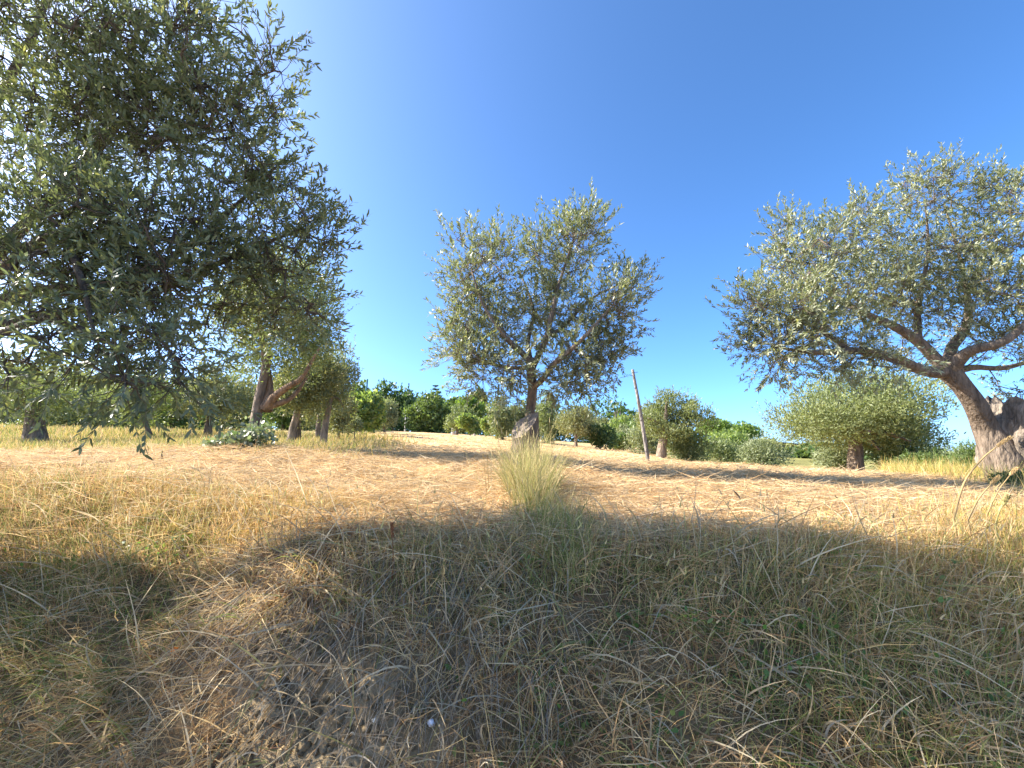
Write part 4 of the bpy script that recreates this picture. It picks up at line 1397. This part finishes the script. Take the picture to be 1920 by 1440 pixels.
# short weeds under the left trees and scruffy stubble by trunks
def orchard_weeds():
    G = Geo()
    n = 52000
    y = rng.uniform(6.2, 22, n) 
    x = rng.uniform(-1.35, -.2, n) * y
    w = smooth(-0.20, -0.45, x / y) * smooth(6.2, 8.5, y)
    k = rng.random(n) < w * (.2 + 1.2 * fbm(x * .6, y * .9, 71))
    x, y = x[k], y[k]
    m = len(x)
    d = nrm(np.stack([rng.normal(0, .5, m), rng.normal(0, .5, m), np.ones(m)], 1))
    T_ = pick_tints(m, np.vstack([GREENY, GOLD, STRAW[:2]]))
    blades(G, on_ground(x, y, -.01), d, rng.uniform(.06, .2, m) * (.6 + .06 * y), .0016 * y * rng.uniform(.7, 1.4, m), rng.normal(size=(m, 3)) * .3, T_, 1)
    return G.build('orchard_weeds', M_GRASS, kind='stuff')


def scrub_grass():
    """tall pale grass in front of the scrub on the right"""
    G = Geo()
    n = 9000
    t = rng.random(n)
    px = 1640 + 290 * t
    D = 9.5 - 3.0 * t + rng.normal(size=n) * .7
    x = (px - 960) / F * D
    d = nrm(np.stack([rng.normal(.1, .35, n), rng.normal(0, .3, n), np.ones(n)], 1))
    T_ = pick_tints(n, np.vstack([GREENY, GOLD, DRY[:2]]))
    blades(G, on_ground(x, D, -.01), d, rng.uniform(.10, .36, n), rng.uniform(.004, .008, n), rng.normal(size=(n, 3)) * .4, T_, 3)
    return G.build('scrub_grass', M_GRASS, kind='stuff')


def tuft():
    b = at(995, 985, 4.1)
    b[2] = float(zground(b[0], b[1]))
    r = thing('grass_clump', 'tall yellow-green grass clump standing in front of the sawn stump', 'grass', b)
    G = Geo()
    n = 1900
    q = rng.random(n) ** .6
    a = rng.uniform(0, 6.283, n)
    x = b[0] + .21 * q * np.cos(a)
    y = 4.25 + .85 * q * np.sin(a)
    out = np.stack([np.cos(a) * q * .30, np.sin(a) * q * .18, np.ones(n)], 1)
    d = nrm(out * np.array([1.0, 1.0, 1]) + rng.normal(size=(n, 3)) * np.array([.20, .20, .06]))
    bend = rng.normal(size=(n, 3)) * .34 + out * np.array([.8, .8, 0])
    bend[:, 2] -= rng.uniform(0, .7, n)
    L = rng.uniform(.28, .78, n) * (1 - .30 * q)
    T_ = pick_tints(n, np.array([[.44, .38, .15], [.50, .42, .19], [.35, .33, .12], [.56, .44, .23], [.27, .28, .09]]))
    blades(G, on_ground(x, y, -.01) - b, d, L, rng.uniform(.003, .006, n), bend, T_, 4)
    # taller seeding stalks standing clear of the blades, and dead thatch round the foot
    k = 80
    xs, ys = b[0] + rng.normal(size=k) * .15, 4.25 + rng.normal(size=k) * .4
    ds = nrm(np.stack([(xs - b[0]) * .8 + rng.normal(size=k) * .12, rng.normal(size=k) * .12, np.ones(k)], 1))
    bs = rng.normal(size=(k, 3)) * .25
    Ls = rng.uniform(.34, .60, k)
    Ps = on_ground(xs, ys, -.01) - b
    Ts = pick_tints(k, np.array([[.58, .47, .24], [.50, .44, .19]]))
    blades(G, Ps, ds, Ls, np.full(k, .0045), bs, Ts, 4)
    blades(G, Ps + Ls[:, None] * (ds + .5 * bs), nrm(ds + bs), rng.uniform(.04, .07, k), np.full(k, .008), rng.normal(size=(k, 3)) * .3, Ts, 2)
    k = 1500
    xs, ys = b[0] + rng.normal(size=k) * .24, 4.15 + rng.normal(size=k) * .55
    a_ = rng.uniform(0, 6.283, k)
    ds = nrm(np.stack([np.cos(a_), np.sin(a_), np.abs(rng.normal(.25, .3, k))], 1))
    bs = rng.normal(size=(k, 3)) * .4
    bs[:, 2] -= .5
    blades(G, on_ground(xs, ys, .01) - b, ds, rng.uniform(.1, .3, k), rng.uniform(.003, .006, k), bs, pick_tints(k, DRY), 3)
    # low skirt spilling over the edge of the bank
    n = 1300
    x = b[0] + .10 + rng.normal(size=n) * .15
    y = rng.uniform(2.35, 3.5, n)
    d = nrm(np.stack([rng.normal(.05, .3, n), rng.normal(-.2, .3, n), np.ones(n)], 1))
    bend = rng.normal(size=(n, 3)) * .3
    bend[:, 2] -= rng.uniform(0, .6, n)
    T_ = pick_tints(n, np.array([[.27, .30, .09], [.36, .35, .12], [.48, .40, .2], [.20, .25, .07]]))
    blades(G, on_ground(x, y, -.01) - b, d, rng.uniform(.10, .30, n), rng.uniform(.0025, .005, n), bend, T_, 4)
    G.build('blades', M_GRASS, r, kind='stuff')


rng = np.random.default_rng(21)
mown_straw()
bank_grass()
soil_clods()
bank_weeds()
lip_grass()
orchard_weeds()
scrub_grass()
tuft()


# ------------------------------------------------------------------ single stalks, twigs, leaves, pebbles
def stalk(label, pts, rad, head_len, head_r, tint, group):
    W = catmull([at(*p) for p in pts], 6)
    b = W[0].copy()
    b[2] = min(b[2], float(zground(b[0], b[1])) + .0)
    r = thing('grass_stalk', label, 'grass stalk', b, group)
    G = Geo()
    W2 = np.vstack([b - np.array([0, 0, .02]), W])
    tube(G, W2 - b, np.linspace(rad, rad * .55, len(W2)), tint, sides=5)
    G.build('stem', M_GRASS, r)
    if head_len:
        t = nrm(W[-1] - W[-3])
        G = Geo()
        e = W[-1] - b
        n = 150
        u = rng.random(n)
        prof = head_r * np.sin(np.pi * (u * .9 + .08)) ** .7
        B = e + t * (u * head_len)[:, None] + np.array([0, 0, -1.0]) * (u ** 2 * head_len * .12)[:, None]
        s = nrm(np.cross(t[None], rand_dirs(n)))
        A = nrm(t[None] * .9 + s * .6)
        leaves(G, B + s * prof[:, None] * .35, A, nrm(np.cross(A, rand_dirs(n))), np.full(n, head_r * 1.5), np.full(n, head_r * .5), pick_tints(n, tint[None] * np.array([[1.05], [.85], [1.2]])))
        G.build('seed_head', M_GRASS, r)


SG = 'tall dry grass stalks at the right edge of the bank'
st_t = np.array([.50, .36, .17])
stalk('tallest dry stalk, arching right across the old stump', [(1788, 972, 2.7), (1808, 905, 2.7), (1840, 862, 2.68), (1868, 838, 2.66)], .0065, .11, .011, st_t, SG)
stalk('shorter dry stalk with a plump head, right of the tallest arching one', [(1815, 975, 2.7), (1835, 935, 2.7), (1858, 908, 2.7)], .0055, .08, .011, st_t, SG)
stalk('dry stalk with its head near the right edge, in front of the stump foot', [(1850, 965, 2.8), (1872, 920, 2.8), (1893, 892, 2.8)], .0045, .08, .010, st_t, SG)
stalk('short upright green-tinged stalk, lowest of those before the stump', [(1866, 985, 2.7), (1873, 962, 2.7), (1880, 948, 2.7)], .005, .08, .012, np.array([.42, .36, .15]), SG)
SG2 = 'dry stalks left of the grass clump'
stalk('thin dry stalk left of the grass clump, the taller of the pair', [(913, 955, 3.9), (911, 910, 3.9), (907, 862, 3.9)], .004, .06, .006, st_t * .8, SG2)
stalk('thin dry stalk left of the grass clump, the shorter, nearer the clump', [(917, 925, 4.1), (915, 890, 4.1), (914, 862, 4.1)], .004, .05, .006, st_t * .7, SG2)
stalk('rust-red stalk standing on the bank left of the middle', [(735, 1085, 2.45), (737, 1050, 2.45), (736, 1010, 2.45)], .004, .09, .010, np.array([.30, .14, .07]), SG2)


def twig(label, a, b_, D, rad, tint):
    A = at(a[0], a[1], D)
    A[2] = max(A[2] * 0 + float(zground(A[0], A[1])), 0)
    B = A + (at(b_[0], b_[1], D) - at(a[0], a[1], D))
    G = Geo()
    m = (A + B) / 2 + rng.normal(size=3) * .01
    W = catmull([A - A - np.array([0, 0, .02]), m - A, B - A], 4)
    tube(G, W, np.linspace(rad, rad * .6, len(W)), tint, sides=6, lump=.2)
    o = G.build('twig', M_BARK)
    o.location = [float(k) for k in A]
    tag(o, label, 'twig', 'dead twigs stuck in the mown straw')


twig('dark dead twig leaning left in the straw below the leaning pole', (1391, 952), (1375, 927), 4.0, .009, BARK_C * .55)
twig('dark upright twig in the straw under the big spreading olive', (1571, 965), (1567, 940), 3.8, .008, BARK_C * .6)
twig('short dark twig slanting right at the shaded edge of the straw', (1535, 995), (1549, 984), 3.2, .007, BARK_C * .55)
twig('short upright twig by the shaded edge, left of the slanting one', (1490, 1000), (1489, 984), 3.2, .005, BARK_C * .5)
twig('little dark twig sticking up in the pale straw far left', (310, 872), (303, 852), 5.6, .010, BARK_C * .6)


def ray_ground(px, py):
    lo, hi = 0.6, 9.0
    prev = None
    for D in np.linspace(.8, 9, 400):
        p = at(px, py, D)
        if p[2] < zground(p[0], p[1]):
            return p
    return at(px, py, 3)


def flat_leaf(label, px, py, L, tint, group):
    p = ray_ground(px, py) + np.array([0, -.02, .05])
    G = Geo()
    A = nrm(np.array([[1, -.1, .25 * rng.uniform(-1, 1)]]))
    S = nrm(np.array([[.2, .5, .8]]))
    S = nrm(S - A * np.sum(A * S))
    leaves(G, np.zeros((1, 3)), A, S, np.array([L]), np.array([L * .55]), tint[None], curl=.3)
    o = G.build('fallen_leaf', M_GRASS)
    o.location = [float(k) for k in p]
    tag(o, label, 'leaf', group)


FL = 'fallen leaves caught on the bank'
flat_leaf('vivid orange fallen leaf on the dark bank at lower left', 322, 1236, .055, np.array([.62, .20, .04]), FL)
flat_leaf('yellow fallen leaf above the orange one', 320, 1172, .04, np.array([.52, .38, .06]), FL)
flat_leaf('pale tan fallen leaf left of the yellow one', 255, 1146, .045, np.array([.50, .34, .16]), FL)
flat_leaf('small yellow leaf at the bottom left near bare earth', 232, 1384, .045, np.array([.52, .36, .10]), FL)
flat_leaf('dull ochre leaf beside the small yellow one, bottom left', 252, 1388, .035, np.array([.36, .32, .18]), FL)


def pebble(label, px, py, r, tint):
    p = ray_ground(px, py) + np.array([0, -.01, .012])
    G = Geo()
    n, m = 7, 10
    th = np.linspace(0.05, math.pi - .05, n)
    ph = np.linspace(0, 2 * math.pi, m, endpoint=False)
    R = r * (1 + .2 * rng.uniform(-1, 1, (n, m)))
    V = np.stack([R * np.sin(th)[:, None] * np.cos(ph) * 1.1, R * np.sin(th)[:, None] * np.sin(ph) * .9, R * np.cos(th)[:, None] * .9], -1).reshape(-1, 3)
    i = np.arange(n - 1)[:, None] * m
    j = np.arange(m)[None]
    G.add(V, tint, quads=np.stack([i + j, i + m + j, i + m + (j + 1) % m, i + (j + 1) % m], -1).reshape(-1, 4))
    o = G.build('pebble', M_PLASTER)
    o.location = [float(k) for k in p]
    tag(o, label, 'pebble', 'white pebbles on the bank')


pebble('round white pebble at the bottom beside bare earth', 809, 1359, .014, np.array([.75, .76, .80]))
pebble('narrow pale pebble on the bare earth, left of the round one', 704, 1354, .010, np.array([.6, .58, .5]))
pebble('small white pebble in the grass right of the middle', 1145, 1285, .009, np.array([.7, .72, .7]))

tot = sum(len(o.data.polygons) for o in sc.objects if o.type == 'MESH')
print('STAT polys', tot)
